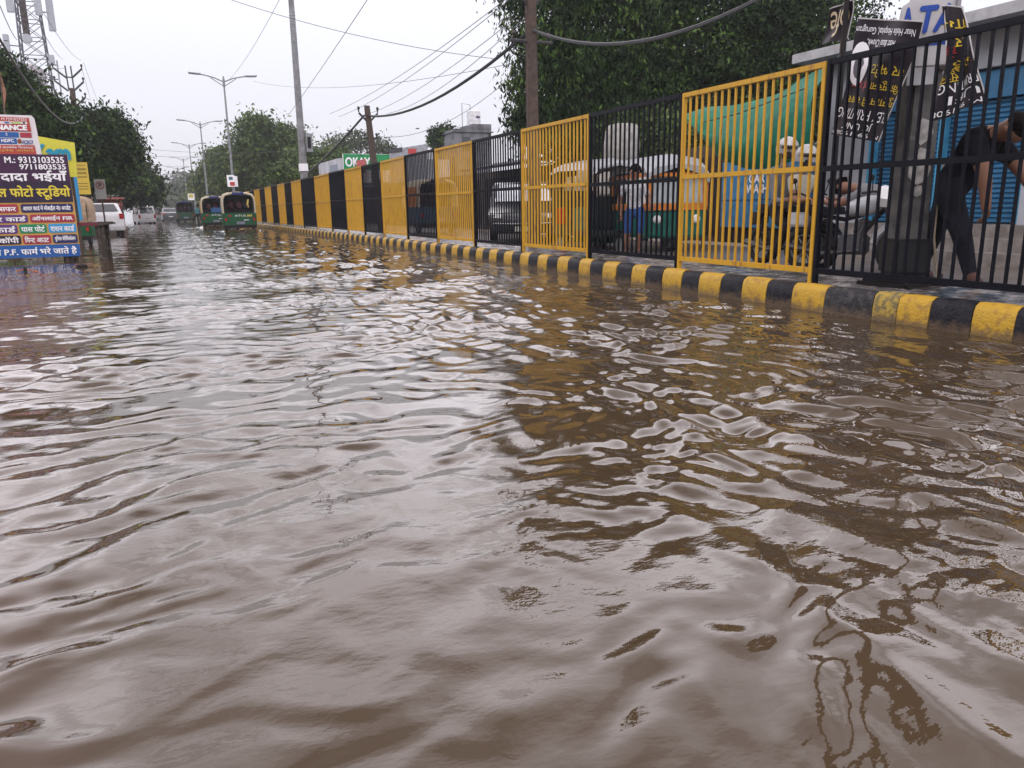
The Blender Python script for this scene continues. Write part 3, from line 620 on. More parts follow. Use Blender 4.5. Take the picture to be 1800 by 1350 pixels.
# ------------------------------------------------------------------ vehicles
def ring(g, c, R_, r, axis='x', n=20, k=8, m=0):
    secs = []
    for i in range(n):
        t = 2 * PI * i / n; q = []
        for j in range(k):
            u = 2 * PI * j / k; rr = R_ + r * math.cos(u); w = r * math.sin(u)
            p_ = (w, rr * math.cos(t), rr * math.sin(t)) if axis == 'x' else (rr * math.cos(t), w, rr * math.sin(t))
            q.append((c[0] + p_[0], c[1] + p_[1], c[2] + p_[2]))
        secs.append(q)
    vs = [p_ for q in secs for p_ in q]; fs = [(i * k + j, i * k + (j + 1) % k, ((i + 1) % n) * k + (j + 1) % k, ((i + 1) % n) * k + j) for i in range(n) for j in range(k)]
    g.add(vs, fs, m)
def wheel(parent, c, R_, w=.16, spokes=False, rot=0):
    g = MB(); ring(g, (0, 0, 0), R_ - w * .45, w * .45, 'x', 24, 8); ty = g.build('wheel', TYRE, parent, smooth=True); ty.location = c; ty.rotation_euler.z = rot
    g = MB()
    if spokes:
        ring(g, (0, 0, 0), R_ - w * .9, .016, 'x', 20, 6); g.tube([(-.06, 0, 0), (.06, 0, 0)], .05, 10)
        for k in range(6): a = k * PI / 3; g.tube([(0, 0, 0), (0, math.cos(a) * (R_ - w), math.sin(a) * (R_ - w))], .012, 4)
    else:
        g.tube([(-w * .3, 0, 0), (w * .3, 0, 0)], R_ * .62, 16); g.tube([(-w * .36, 0, 0), (w * .36, 0, 0)], R_ * .18, 10)
    g.build('rim', METAL, ty, smooth=True)
    return ty
CREAM = mat('cream_canvas', (.46, .40, .30), .8, var=.15, bump=.3, bscale=12)
GREEN = mat('auto_green', (.006, .070, .026), .4, var=.2)
YCAN = mat('auto_yellow', (.50, .36, .08), .55, var=.15)
REDL = mat('tail_red', (.35, .01, .01), .2, var=.1)
def auto_rickshaw(loc, label, rz=0, sc=1, canopy=CREAM, side=CREAM, text=None, group='auto rickshaws', blue=False, body=GREEN, rag=True):
    """three wheeler seen from behind, local +y is forward; 1.5 wide, 1.85 high"""
    o = empty('auto_rickshaw', loc, label, 'auto rickshaw', group, rz, sc)
    g = MB()   # lower body: rear panel, flaring sides, floor
    sec = lambda y, w, zt, zb: [(-w, y, zb), (-w * 1.0, y, zb + .12), (-w, y, zt), (w, y, zt), (w, y, zb + .12), (w, y, zb)]
    g.loft([sec(0, .70, .86, .36), sec(.06, .74, .90, .34), sec(1.3, .74, .88, .34), sec(1.5, .70, .5, .34), sec(2.2, .5, .5, .36), sec(2.5, .42, 1.0, .4), sec(2.75, .25, .9, .45)])
    g.build('body', body, o, bevel=.02)
    # canopy shell, open at the back
    outer = [(-.74, .9), (-.745, 1.35), (-.72, 1.62), (-.63, 1.76), (-.40, 1.83), (0, 1.86), (.40, 1.83), (.63, 1.76), (.72, 1.62), (.745, 1.35), (.74, .9)]
    inner = [(x * .93, z * .97 if z > 1.5 else z) for x, z in outer]; prof = outer + inner[::-1]
    g = MB(); k1 = lambda y, s, dz=0: [(x * s, y, z + (dz if z > 1.5 else 0)) for x, z in prof]
    g.loft([k1(.02, .97, -.03), k1(.1, 1, 0), k1(1.2, 1, .02), k1(1.9, .95, 0), k1(2.35, .8, -.12)]); g.build('canopy', canopy, o, smooth=True)
    if side is not canopy:
        for s in (-1, 1):
            g = MB(); g.b2(s * .765 - .012, s * .765 + .012, .1, 1.0, .92, 1.58); g.build('side_curtain', side, o)
    g = MB(); g.b2(-.66, .66, .9, .96, .9, 1.7); g.b2(-.62, .62, .5, .9, .9, .98); g.build('seat_back', DARK, o)
    g = MB(); g.b2(-.68, .68, .3, 2.1, .36, .42); g.build('floor', DARK, o)
    for x, c_ in ((-.32, (.10, .03, .04)), (.05, (.12, .05, .06)), (.36, (.05, .05, .07))):
        g = MB(); g.sphere((x, .8, 1.28), (.15, .12, .2)); g.build('cushion', mat('cushion%d' % int(x * 100), c_, .8), o, smooth=True)
    if blue: g = MB(); g.box((.08, .03, 1.06), (.62, .06, .3)); g.build('blue_box', mat('blue_plastic', (.03, .09, .22), .4), o, bevel=.04)
    if rag: g = MB(); g.loft([[(.40, .04, 1.52), (.46, .04, 1.52), (.46, .08, 1.52), (.40, .08, 1.52)], [(.34, .03, 1.3), (.42, .03, 1.3), (.42, .09, 1.3), (.34, .09, 1.3)], [(.40, .04, 1.15), (.44, .04, 1.15), (.44, .07, 1.15), (.40, .07, 1.15)]]); g.build('rag', YCAN, o)
    g = MB(); g.box((0, .0, 1.78), (.5, .05, .12)); g.build('top_strip', mat('blue_strip', (.02, .03, .14)), o, bevel=.01)
    g = MB(); g.tube([(-.72, -.05, .33), (.72, -.05, .33)], .035, 8); g.b2(-.70, .70, -.06, .0, .22, .31); g.build('bumper', DARK, o)
    g = MB(); g.box((.02, -.035, .46), (.36, .02, .12)); g.build('number_plate', mat('plate_grey', (.18, .18, .24)), o)
    for s in (-1, 1): g = MB(); g.box((s * .62, -.02, .62), (.08, .03, .14)); g.build('tail_light', REDL, o)
    if text:
        letter(text, (-.22, .745, .30, .825), WFL, o, y=-.012, name='lettering')
        g = MB(); g.b2(.32, .54, -.010, -.004, .74, .82); g.build('yellow_sticker', YCAN, o); g = MB(); g.b2(-.50, -.38, -.010, -.004, .74, .82); g.build('red_sticker', REDL, o)
        g = MB(); g.b2(.16, .38, -.010, -.004, .57, .60); g.build('small_line', WFL, o)
    for x, y in ((-.6, .45), (.6, .45), (0, 2.45)): wheel(o, (x, y, .24), .25, .13)
    g = MB(); g.box((-.62, .3, .33), (.2, .7, .05)); g.box((.62, .3, .33), (.2, .7, .05)); g.build('mudguard', DARK, o)
    return o
a = auto_rickshaw((4.28, 46.0, -.10), 'green auto rickshaw with cream canopy beside the far end of the fence', rz=R(-2), sc=1.20, text='ATUL')
a = auto_rickshaw((3.78, 57.5, -.10), 'green and yellow auto rickshaw with a blue box on its back, left of its twin', rz=R(-2), sc=1.2, canopy=CREAM, side=YCAN, text='ATUL', blue=True, rag=False)
a = auto_rickshaw((3.05, 93, -.10), 'dark open auto rickshaw farther down the flooded road', rz=R(0), sc=1.25, canopy=mat('dark_canvas', (.03, .035, .05), .7), side=mat('dark_canvas', (.03, .035, .05), .7), body=mat('dark_green', (.012, .05, .03), .5), rag=False)
# beige tarpaulin covered auto parked on the left
a = auto_rickshaw((-2.78, 31.2, -.02), 'parked auto rickshaw wrapped in beige tarpaulin behind the purple board', rz=R(-4), sc=.93, canopy=mat('beige_tarp', (.34, .25, .17), .85, var=.25, bump=.6, bscale=6), side=mat('beige_tarp', (.34, .25, .17)), rag=False)
g = MB()
P_ = []
for i in range(9):
    for j in range(7): P_.append((-.66 + 1.32 * i / 8, -.02 - .03 * math.sin(i * 2.1 + j) - .06 * math.sin(PI * j / 6), .86 + .9 * j / 6 - .05 * (i in (0, 8) and j > 4)))
g.add(P_, [(i * 7 + j, i * 7 + j + 1, (i + 1) * 7 + j + 1, (i + 1) * 7 + j) for i in range(8) for j in range(6)]); g.build('rear_sheet', mat('beige_tarp', (.34, .25, .17)), a, smooth=True)

def car(loc, label, M, prof_b, prof_g, L_, Wd, rz=0, sc=1, group=None, wheels=(.75, 3.3), wr=.29, rear='sedan', name='parked_car', cat='car', beltz=.9):
    """side profile polygons (y,z); local -y end faces the camera"""
    o = empty(name, loc, label, cat, group, rz, sc)
    hw = lambda z: Wd / 2 * (1 - max(0, z - beltz) * .22 - max(0, .45 - z) * .15)
    g = MB(); g.loft([[(s * hw(z) * q, y, z) for y, z in prof_b] for s, q in ((-1, .94), (-1, 1), (1, 1), (1, .94))] if False else [[(-hw(z), y, z) for y, z in prof_b], [(hw(z), y, z) for y, z in prof_b]])
    g.build('body', M, o, smooth=True, bevel=.035)
    g = MB(); g.loft([[(-hw(z) - .006, y, z) for y, z in prof_g], [(hw(z) + .006, y, z) for y, z in prof_g]]); g.build('windows', GLASS, o)
    for y in wheels:
        for s in (-1, 1): wheel(o, (s * (Wd / 2 - .1), y, wr), wr, .19)
    return o
# sedan body: y from rear(0) to front
sb = [(0, .35), (-.02, .62), (.03, .98), (.30, 1.05), (.75, 1.10), (1.35, 1.48), (1.8, 1.52), (2.3, 1.47), (3.0, 1.02), (3.9, .84), (4.0, .5), (3.95, .25), (.1, .25)]
sg = [(.84, 1.10), (1.38, 1.42), (1.8, 1.45), (2.25, 1.40), (2.85, 1.03)]
def rear_bits(o, w, z0, z1, zw0, zw1, yw0, yw1, plate=True, lab=None, lx=.62):
    g = MB(); V_ = [(-w * .40, yw0 - .012, zw0), (w * .40, yw0 - .012, zw0), (w * .34, yw1 - .012, zw1), (-w * .34, yw1 - .012, zw1)]; g.add(V_ + [(x, y + .03, z - .01) for x, y, z in V_], [(0, 1, 2, 3), (4, 7, 6, 5), (0, 4, 5, 1), (1, 5, 6, 2), (2, 6, 7, 3), (3, 7, 4, 0)]); g.build('rear_window', GLASS, o)
    for s in (-1, 1): g = MB(); g.b2(s * w * .44 - w * .055, s * w * .44 + w * .055, -.035, .12, z0, z1); g.build('tail_light', REDL, o, bevel=.015)
    if plate: g = MB(); g.box((0, -.045, .6), (.42, .03, .11)); g.build('number_plate', mat('plate_pale', (.5, .5, .46)), o)
    g = MB(); g.b2(-w * .5, w * .5, -.07, .08, .26, .48); g.build('bumper', mat('bumper_' + (lab or 'dark'), (.05, .05, .055) if lab is None else (.55, .55, .57), .5), o, bevel=.03)
c = car((-2.3, 42.8, -.02), 'white sedan parked on the left behind the beige auto rickshaw', WHITE, sb, sg, 4, 1.72, rz=R(6), sc=1.06, beltz=.95, name='parked_sedan')
rear_bits(c, 1.72, .78, 1.02, 1.15, 1.46, .74, 1.22, lab='w')
vb = [(0, .4), (-.02, .9), (.10, 1.72), (.3, 1.80), (2.6, 1.80), (3.2, 1.15), (3.35, .6), (3.3, .3), (.05, .3)]
vg = [(.28, 1.02), (.34, 1.62), (2.45, 1.62), (2.85, 1.05)]
VANM = mat('van_silver', (.72, .72, .74), .35, var=.05, coat=.3)
c = car((-.72, 84.5, -.12), 'white minivan seen from behind, left side of the flooded road', VANM, vb, vg, 3.4, 1.55, rz=R(10), sc=1.04, beltz=1.0, name='minivan', cat='van', wheels=(.6, 2.75))
rear_bits(c, 1.5, .62, .95, 1.08, 1.62, .0, .09, lab='d2')
g = MB()
for y in (.95, 1.75): g.b2(-.79, .79, y - .05, y + .05, 1.0, 1.65)
g.build('pillars', VANM, c)
c = car((.5, 122, -.1), 'small white vehicle with a decorated front approaching far down the road', WHITE, [(0, .3), (-.05, .8), (.2, 1.4), (.5, 2.0), (3, 2.05), (3.1, .3)], [(.5, 1.15), (.7, 1.7), (2.8, 1.7), (2.8, 1.15)], 3, 1.75, sc=1.15, name='white_minibus', cat='van', wheels=(.6, 2.5), group=None)
g = MB(); g.add([(-.7, .10, 1.15), (.7, .10, 1.15), (.62, .38, 1.75), (-.62, .38, 1.75)], [(0, 1, 2, 3)]); g.build('windscreen', GLASS, c)
g = MB(); g.b2(-.5, .5, -.08, -.03, .75, .95); g.build('front_decoration', mat('deco_orange', (.4, .15, .08)), c)
for s in (-1, 1): g = MB(); g.box((s * .6, -.06, .8), (.25, .05, .2)); g.build('headlight', mat('lamp_glass', (.6, .6, .6), .1), c)
c = car((1.75, 104, -.1), 'dark grey car driving away left of the dark auto rickshaw', mat('car_dark_grey', (.06, .065, .075), .3, coat=.5), sb, sg, 4, 1.72, rz=R(2), sc=1.1, name='dark_car', beltz=.95, group='cars far down the road')
rear_bits(c, 1.72, .78, 1.0, 1.15, 1.46, .74, 1.22)
c = car((1.25, 128, -.1), 'grey car farther away behind the dark grey one', mat('car_blue_grey', (.10, .11, .12), .3, coat=.5), sb, sg, 4, 1.72, rz=R(2), sc=1.1, name='grey_car', beltz=.95, group='cars far down the road')
rear_bits(c, 1.72, .78, 1.0, 1.15, 1.46, .74, 1.22)

# ------------------------------------------------------------------ people
SKIN = mat('skin_brown', (.17, .085, .055), .55, var=.12)
def evaluate(o):
    dg = bpy.context.evaluated_depsgraph_get(); me = bpy.data.meshes.new_from_object(o.evaluated_get(dg)); return me
def person(label, J, mats, hair=None, helmet=None, group=None, sc=1.0, look=(0, -1, -.3), hands=True, short=.55, shorts=None, long_sleeve=False, base=None):
    """J: world joint positions. mats: shirt, trousers, shoes"""
    base = Vector(base or ((J['anL'][0] + J['anR'][0]) / 2, (J['anL'][1] + J['anR'][1]) / 2, min(J['anL'][2], J['anR'][2]) - .08))
    o = empty('person', base, label, 'person', group)
    Q = {k: Vector(v) - base for k, v in J.items()}
    pel, nk, hd = Q['pelvis'], Q['neck'], Q['head']; ch = pel.lerp(nk, .74); wa = pel.lerp(nk, .38)
    side = (Q['shR'] - Q['shL']).normalized(); hside = (Q['hiR'] - Q['hiL']).normalized()
    nodes = [('pelvis', pel, .135), ('waist', wa, .125), ('chest', ch, .145), ('neck', nk, .062), ('hb', nk.lerp(hd, .55), .07), ('head', hd, .098), ('ht', hd + (hd - nk).normalized() * .09, .075)]
    edges = [(0, 1, 's'), (1, 2, 's'), (2, 3, 's'), (3, 4, 'k'), (4, 5, 'k'), (5, 6, 'k')]
    for s in 'LR':
        i = len(nodes); nodes += [('sh' + s, Q['sh' + s], .075), ('el' + s, Q['el' + s], .050), ('wr' + s, Q['wr' + s], .033), ('pa' + s, Q['wr' + s] + (Q['wr' + s] - Q['el' + s]).normalized() * .075, .034)]
        edges += [(2, i, 's'), (i, i + 1, 'a'), (i + 1, i + 2, 'f'), (i + 2, i + 3, 'k')]
        i = len(nodes); nodes += [('hi' + s, Q['hi' + s], .105), ('kn' + s, Q['kn' + s], .070), ('an' + s, Q['an' + s], .045), ('to' + s, Q['to' + s], .038)]
        edges += [(0, i, 't'), (i, i + 1, 't'), (i + 1, i + 2, 'l'), (i + 2, i + 3, 'o')]
    # intermediate mid-limb verts keep the taper
    me = bpy.data.meshes.new('body'); me.from_pydata([n_[1] for n_ in nodes], [(a, b_) for a, b_, _ in edges], [])
    ob = bpy.data.objects.new('tmp', me); COL.objects.link(ob); md = ob.modifiers.new('s', 'SKIN'); md.use_smooth_shade = True
    sv = me.skin_vertices[0].data
    for i, n_ in enumerate(nodes): sv[i].radius = (n_[2] * sc, n_[2] * sc * (.78 if n_[0] in ('waist', 'chest') else 1)); sv[i].use_root = (i == 0)
    ob.modifiers.new('u', 'SUBSURF').levels = 2
    m2 = evaluate(ob); bpy.data.objects.remove(ob)
    V_ = [v.co.copy() for v in m2.vertices]; F_ = [tuple(p_.vertices) for p_ in m2.polygons]; bpy.data.meshes.remove(m2)
    shirt, trous, shoe = mats; ML = [SKIN, shirt, trous, shoe]
    seg = [(nodes[a][1], nodes[b_][1], t_) for a, b_, t_ in edges]
    g = MB(); g.v = [tuple(v) for v in V_]
    for f in F_:
        c_ = sum((V_[i] for i in f), Vector()) / len(f); best = None
        for a, b_, t_ in seg:
            d = b_ - a; u = max(0, min(1, (c_ - a).dot(d) / max(d.length_squared, 1e-9))); ds = (c_ - a - d * u).length
            if best is None or ds < best[0]: best = (ds, t_, u)
        _, t_, u = best
        mi = {'s': 1, 'k': 0, 'a': 1 if (long_sleeve or u < short) else 0, 'f': 1 if long_sleeve else 0, 't': 2, 'l': 2, 'o': 3}[t_]
        if t_ == 's' and (c_ - pel).dot(nk - pel) < .02 * (nk - pel).length: mi = 2
        if shorts is not None and t_ == 'l': mi = 0
        g.f.append(f); g.m.append(mi)
    if hands:
        for s in 'LR':
            w = Q['wr' + s]; d = (w - Q['el' + s]).normalized(); lat = d.cross(Vector((.3, .2, 1))).normalized() if abs(d.z) < .9 else side.copy(); nrm = d.cross(lat).normalized(); p0 = w + d * .085
            for k, (off, ln) in enumerate(((-.030, .062), (-.010, .078), (.011, .074), (.031, .058))):
                a_ = p0 + lat * off; b1 = a_ + d * ln * .5 + nrm * .012; c1 = b1 + d * ln * .35 + nrm * .03; e1 = c1 + d * ln * .1 + nrm * .03
                g.tube([a_ - d * .02, b1, c1, e1], [.011, .0105, .0095, .007], 6, 0)
            a_ = w + d * .04 + lat * -.03; g.tube([a_, a_ + d * .035 - lat * .025, a_ + d * .065 - lat * .03 + nrm * .012], [.013, .012, .008], 6, 0)
    lk = Vector(look).normalized(); upv = (hd - nk).normalized(); lk = (lk - upv * lk.dot(upv)).normalized(); sd_ = lk.cross(upv).normalized()
    g.tube([hd + lk * .085 + upv * .03, hd + lk * .115 - upv * .005, hd + lk * .09 - upv * .02], [.010, .018, .012], 6, 0)      # nose
    for q in (-1, 1): g.sphere(hd + sd_ * q * .1 * sc + upv * .005, (.014, .022, .03), 0, 8, 6)                                  # ears
    g.tube([hd + lk * .085 - upv * .05 - sd_ * .022, hd + lk * .096 - upv * .052, hd + lk * .085 - upv * .05 + sd_ * .022], [.006, .010, .006], 6, 0)
    b = g.build('body', ML, o, smooth=True)
    for q in (-1, 1): e_ = MB(); e_.sphere(hd + lk * .083 + sd_ * q * .035 + upv * .028, (.014, .014, .009), 0, 8, 6); e_.build('eye', mat('eye_dark', (.03, .02, .02), .2), o)
    if hair:
        h = MB(); c_ = hd + upv * .035 - lk * .018; n1, k1_ = 16, 8; secs = []
        for i in range(k1_):
            t_ = .02 + (PI * .56) * i / (k1_ - 1)
            secs.append([c_ + upv * (.118 * math.cos(t_)) + (sd_ * math.cos(2 * PI * j / n1) + lk * math.sin(2 * PI * j / n1)) * (.112 * math.sin(t_)) + (lk * -.02 - upv * .03) * (max(0, -math.sin(2 * PI * j / n1)) * (i / k1_)) * 1.5 for j in range(n1)])
        h.loft(secs, 0, True, True); h.build('hair', hair, o, smooth=True)
    if helmet:
        h = MB(); c_ = hd + upv * .035; n1, k1_ = 18, 9; secs = []
        for i in range(k1_):
            t_ = .02 + PI * .62 * i / (k1_ - 1)
            secs.append([c_ + upv * (.175 * math.cos(t_)) + (sd_ * math.cos(2 * PI * j / n1) + lk * math.sin(2 * PI * j / n1) * (.62 if (math.sin(2 * PI * j / n1) > .3 and i > 5) else 1.08)) * (.165 * math.sin(t_)) for j in range(n1)])
        h.loft(secs, 0, True, True); hh = h.build('helmet', helmet, o, smooth=True)
        h = MB(); vz = hd + lk * .135 + upv * .055; h.tube([vz - sd_ * .11 - lk * .05, vz, vz + sd_ * .11 - lk * .05], .012, 6); h.build('visor_rim', DARK, hh)
        h = MB(); h.loft([[hd + lk * (.10 if abs(j) < 2 else .06) + sd_ * j * .035 + upv * z_ for j in (-2, -1, 0, 1, 2)] + [hd + lk * .02 + sd_ * j * .035 + upv * z_ for j in (2, 1, 0, -1, -2)] for z_ in (-.1, .0)]); h.build('face_mask', DARK, o, smooth=True)
    return o
BLKCLOTH = mat('black_cloth', (.007, .007, .010), .85, spec=.08, var=.3, bump=.5, bscale=14)
TROU = mat('dark_trousers', (.012, .013, .018), .8, spec=.08, var=.3, bump=.5, bscale=12)
SHOE = mat('brown_sandal', (.08, .035, .03), .6)
HAIR = mat('black_hair', (.008, .006, .006), .9, spec=.05, bump=.6, bscale=60)
person('person in a black shirt and dark trousers bending forward behind the nearest black fence panel',
    dict(pelvis=(7.22, 5.36, 1.26), neck=(7.18, 4.93, 1.70), head=(7.16, 4.735, 1.715), shL=(7.36, 5.03, 1.64), shR=(7.0, 5.0, 1.66), elR=(7.0, 4.87, 1.31), wrR=(7.02, 4.84, 1.05), elL=(7.42, 4.8, 1.35), wrL=(7.40, 4.62, 1.12),
         hiL=(7.30, 5.42, 1.20), hiR=(7.12, 5.33, 1.20), knR=(7.12, 5.12, .78), anR=(7.16, 5.0, .36), toR=(7.08, 4.84, .30), knL=(7.42, 5.62, .80), anL=(7.52, 5.86, .36), toL=(7.48, 5.66, .30)),
    (BLKCLOTH, TROU, SHOE), hair=HAIR, look=(0, -.35, -1), sc=1.42, short=.7)
# ---- motorcycles
DKM = mat('dark_steel', (.06, .06, .065), .4, metal=.7)
def motorcycle(loc, label, rz, tank, fairing=None, group='motorcycles behind the fence'):
    o = empty('motorcycle', loc, label, 'motorcycle', group, rz)       # local +y forward, origin on the ground at mid wheelbase
    wheel(o, (0, .66, .31), .31, .11, True); wheel(o, (0, -.66, .31), .31, .12, True)
    g = MB(); g.tube([(0, -.66, .31), (0, -.15, .38), (0, .1, .45), (0, .42, .85)], .03, 8); g.tube([(0, -.6, .8), (0, -.1, .72), (0, .42, .85)], .03, 8); g.tube([(.1, -.66, .31), (.1, -.5, .75)], .022, 6); g.tube([(-.1, -.66, .31), (-.1, -.5, .75)], .022, 6); g.build('frame', DARK, o, smooth=True)
    g = MB()
    for s in (-1, 1): g.tube([(s * .08, .66, .31), (s * .08, .52, .7), (s * .07, .45, .98)], .022, 8)
    g.build('fork', DKM, o, smooth=True)
    g = MB(); g.loft([[(w * math.cos(t_), y, z + h * math.sin(t_)) for t_ in [2 * PI * j / 12 for j in range(12)]] for y, w, h, z in ((-.08, .08, .07, .84), (.0, .13, .12, .87), (.2, .16, .14, .90), (.36, .12, .11, .92), (.42, .05, .06, .92))]); g.build('fuel_tank', tank, o, smooth=True)
    g = MB(); g.loft([[(w * x, y, z + dz) for x, dz in ((-1, -.05), (-.9, .03), (0, .05), (.9, .03), (1, -.05))] for y, w, z in ((-.72, .09, .90), (-.6, .13, .87), (-.3, .14, .83), (-.05, .10, .84))]); g.build('seat', BLKCLOTH, o, smooth=True)
    g = MB(); g.b2(-.13, .13, -.12, .22, .26, .52); g.tube([(0, .1, .5), (0, .2, .72)], .09, 10); g.build('engine', mat('engine_grey', (.07, .07, .075), .5, metal=.5), o, bevel=.03)
    g = MB(); g.tube([(.13, .2, .32), (.15, -.3, .26), (.16, -.85, .36)], [.025, .04, .05], 8); g.build('exhaust', DKM, o, smooth=True)
    g = MB(); g.tube([(-.36, .28, 1.06), (-.2, .38, 1.08), (0, .43, 1.0), (.2, .38, 1.08), (.36, .28, 1.06)], .014, 8); g.build('handlebar', DARK, o, smooth=True)
    for s in (-1, 1):
        g = MB(); g.tube([(s * .25, .36, 1.08), (s * .3, .38, 1.22)], .008, 5); g.sphere((s * .32, .38, 1.25), (.06, .015, .04)); g.build('mirror', DARK, o, smooth=True)
    g = MB(); g.sphere((0, .56, .93), (.11, .1, .1)); g.build('headlight', mat('lamp_glass', (.6, .6, .6), .1), o, smooth=True)
    g = MB(); ring(g, (0, 0, 0), .36, .06, 'x', 20, 6); 
    g2 = MB(); g2.v = [(x, y + .66, z + .31) for x, y, z in g.v]; g2.f = [f for f in g.f if sum(g.v[i][2] for i in f) / 4 > .12]; used = sorted({i for f in g2.f for i in f}); ix = {a: b_ for b_, a in enumerate(used)}; g2.v = [g2.v[i] for i in used]; g2.f = [tuple(ix[i] for i in f) for f in g2.f]; g2.m = [0] * len(g2.f); g2.build('front_mudguard', tank, o, smooth=True)
    g = MB(); g.b2(-.08, .08, -.92, -.6, .62, .82); g.build('tail', tank, o, bevel=.03)
    g = MB(); g.box((0, .60, .74), (.24, .02, .09)); g.build('number_plate', WFL, o)
    if fairing: g = MB(); g.loft([[(w * x, y, z + dz * h) for x, dz in ((-1, 0), (-.8, .8), (0, 1), (.8, .8), (1, 0), (.6, -.7), (-.6, -.7))] for y, w, h, z in ((.40, .20, .16, 1.0), (.52, .17, .15, .98), (.62, .08, .08, .93))]); g.build('fairing', fairing, o, smooth=True)
    return o
motorcycle((8.65, 8.95, .14), 'black motorcycle carrying two riders behind the nearest yellow panel', R(176), mat('bike_black', (.015, .015, .02), .25, coat=.6))
motorcycle((8.55, 7.75, .14), 'parked motorcycle with a white front fairing left of the grey concrete pole', R(196), mat('bike_silver', (.35, .36, .38), .3, coat=.5), fairing=WHITE)
GREY = mat('grey_shirt', (.13, .13, .14), .8, var=.15); CRM = mat('cream_shirt', (.32, .30, .25), .8, var=.1)
def seated(y, x, lab, mats, head_z=1.66, **k):
    return person(lab, dict(pelvis=(x, y, .98), neck=(x, y - .04, head_z - .21), head=(x, y - .07, head_z), shL=(x + .2, y - .03, head_z - .29), shR=(x - .2, y - .03, head_z - .29), elL=(x + .26, y - .16, 1.12), elR=(x - .26, y - .16, 1.12), wrL=(x + .26, y - .40, 1.13), wrR=(x - .26, y - .40, 1.13),
        hiL=(x + .1, y - .02, .93), hiR=(x - .1, y - .02, .93), knL=(x + .22, y - .38, .74), knR=(x - .22, y - .38, .74), anL=(x + .24, y - .20, .34), anR=(x - .27, y - .18, .25), toL=(x + .24, y - .36, .30), toR=(x - .30, y - .34, .19)), mats, look=(-.5, -1, 0), **k)
HEL = mat('helmet_white', (.33, .33, .33), .4, var=.2, coat=.4)
seated(8.80, 8.63, 'person in a cream T-shirt and pale helmet steering the motorcycle', (CRM, TROU, SHOE), head_z=1.70, helmet=HEL, sc=1.08)
seated(9.22, 8.66, 'person with a white and grey helmet and black mask riding pillion in a grey shirt', (GREY, TROU, SHOE), head_z=1.84, helmet=HEL, sc=1.1, long_sleeve=True)
person('person in a grey shirt and dark cap bent over the motorcycle with the white fairing',
    dict(pelvis=(8.95, 7.15, 1.02), neck=(8.72, 7.82, 1.27), head=(8.66, 8.06, 1.28), shL=(8.58, 7.66, 1.20), shR=(8.86, 7.72, 1.26), elL=(8.42, 7.92, 1.05), elR=(8.9, 8.0, 1.05), wrL=(8.48, 8.18, 1.10), wrR=(8.85, 8.2, 1.08),
         hiL=(8.85, 7.1, .97), hiR=(9.05, 7.12, .97), knL=(8.8, 7.3, .6), knR=(9.1, 7.25, .6), anL=(8.82, 7.12, .25), anR=(9.12, 7.05, .25), toL=(8.8, 7.28, .19), toR=(9.1, 7.22, .19)), (GREY, TROU, SHOE), hair=HAIR, look=(-.3, .5, -1), sc=1.05)
STR = mat('striped_shirt', (.30, .30, .32), .8, var=.4, vscale=30)
person('person in a pale striped shirt and blue shorts standing in front of the auto rickshaw',
    dict(pelvis=(8.5, 12.95, .98), neck=(8.5, 13.0, 1.52), head=(8.5, 12.98, 1.72), shL=(8.35, 13.15, 1.42), shR=(8.65, 12.85, 1.42), elL=(8.3, 13.2, 1.15), elR=(8.68, 12.72, 1.16), wrL=(8.25, 13.08, .93), wrR=(8.6, 12.55, 1.1),
         hiL=(8.42, 13.03, .93), hiR=(8.58, 12.87, .93), knL=(8.38, 13.02, .56), knR=(8.56, 12.84, .56), anL=(8.4, 13.05, .22), anR=(8.58, 12.9, .22), toL=(8.28, 12.98, .17), toR=(8.44, 12.8, .17)), (STR, mat('blue_shorts', (.02, .06, .2), .8), SHOE), hair=HAIR, shorts=1, look=(-1, -.3, -.1), sc=1.0)

# ------------------------------------------------------------------ signs on the left
def pmat(name, c, r_=.45): return mat(name, c, r_, var=.05, vscale=3)
PUR = pmat('board_purple', (.045, .014, .048)); NAVY = pmat('board_navy', (.022, .022, .09)); BLU = pmat('board_blue', (.018, .09, .30)); CRI = pmat('board_crimson', (.30, .03, .05)); GRN = pmat('board_green', (.015, .20, .09))
SKY_ = pmat('board_sky', (.04, .25, .50)); VIO = pmat('board_violet', (.09, .035, .16)); MUS = pmat('board_mustard', (.48, .28, .07)); YLT = pmat('letter_yellow', (.62, .50, .05)); WL_ = pmat('letter_white', (.75, .74, .76)); DPUR = pmat('board_dark', (.022, .014, .035))
o = empty('signboard', (-1.70, 21.0, .06), 'large purple Hindi photo studio signboard standing in the flood at the left edge', 'signboard', rz=R(-3), sc=.945)
# local: x from -3 (left, outside) to 0 (right edge), z up
g = MB(); g.b2(-3.0, 0, 0, .05, .06, 2.50); g.build('board', MUS, o)
g = MB(); g.b2(-3.0, 0, -.012, 0, 1.42, 2.50); g.build('purple_field', PUR, o)
g = MB(); g.b2(-3.0, 0, -.018, -.012, 1.38, 1.86); g.build('dark_field', DPUR, o)
g = MB(); g.b2(-3.0, .0, -.012, 0, .06, .36); g.build('blue_strip', BLU, o)
for x in (-.35, -2.6): g = MB(); g.b2(x, x + .06, .05, .11, -.3, 2.3); g.build('leg', RUST, o)
letter('M.: 9313103535', (-1.32, 2.30, -.08, 2.44), WL_, o, bold=.022); letter('9711803535', (-1.03, 2.15, -.06, 2.27), WL_, o, bold=.022)
letter('राम दादा भईयाँ', (-2.0, 1.86, -.06, 2.12), WL_, o, bold=.025); letter('डिजिटल फोटो स~टूिडयो'.replace('डिजिटल', 'िडिजटल'), (-2.2, 1.44, -.04, 1.77), YLT, o, bold=.025)
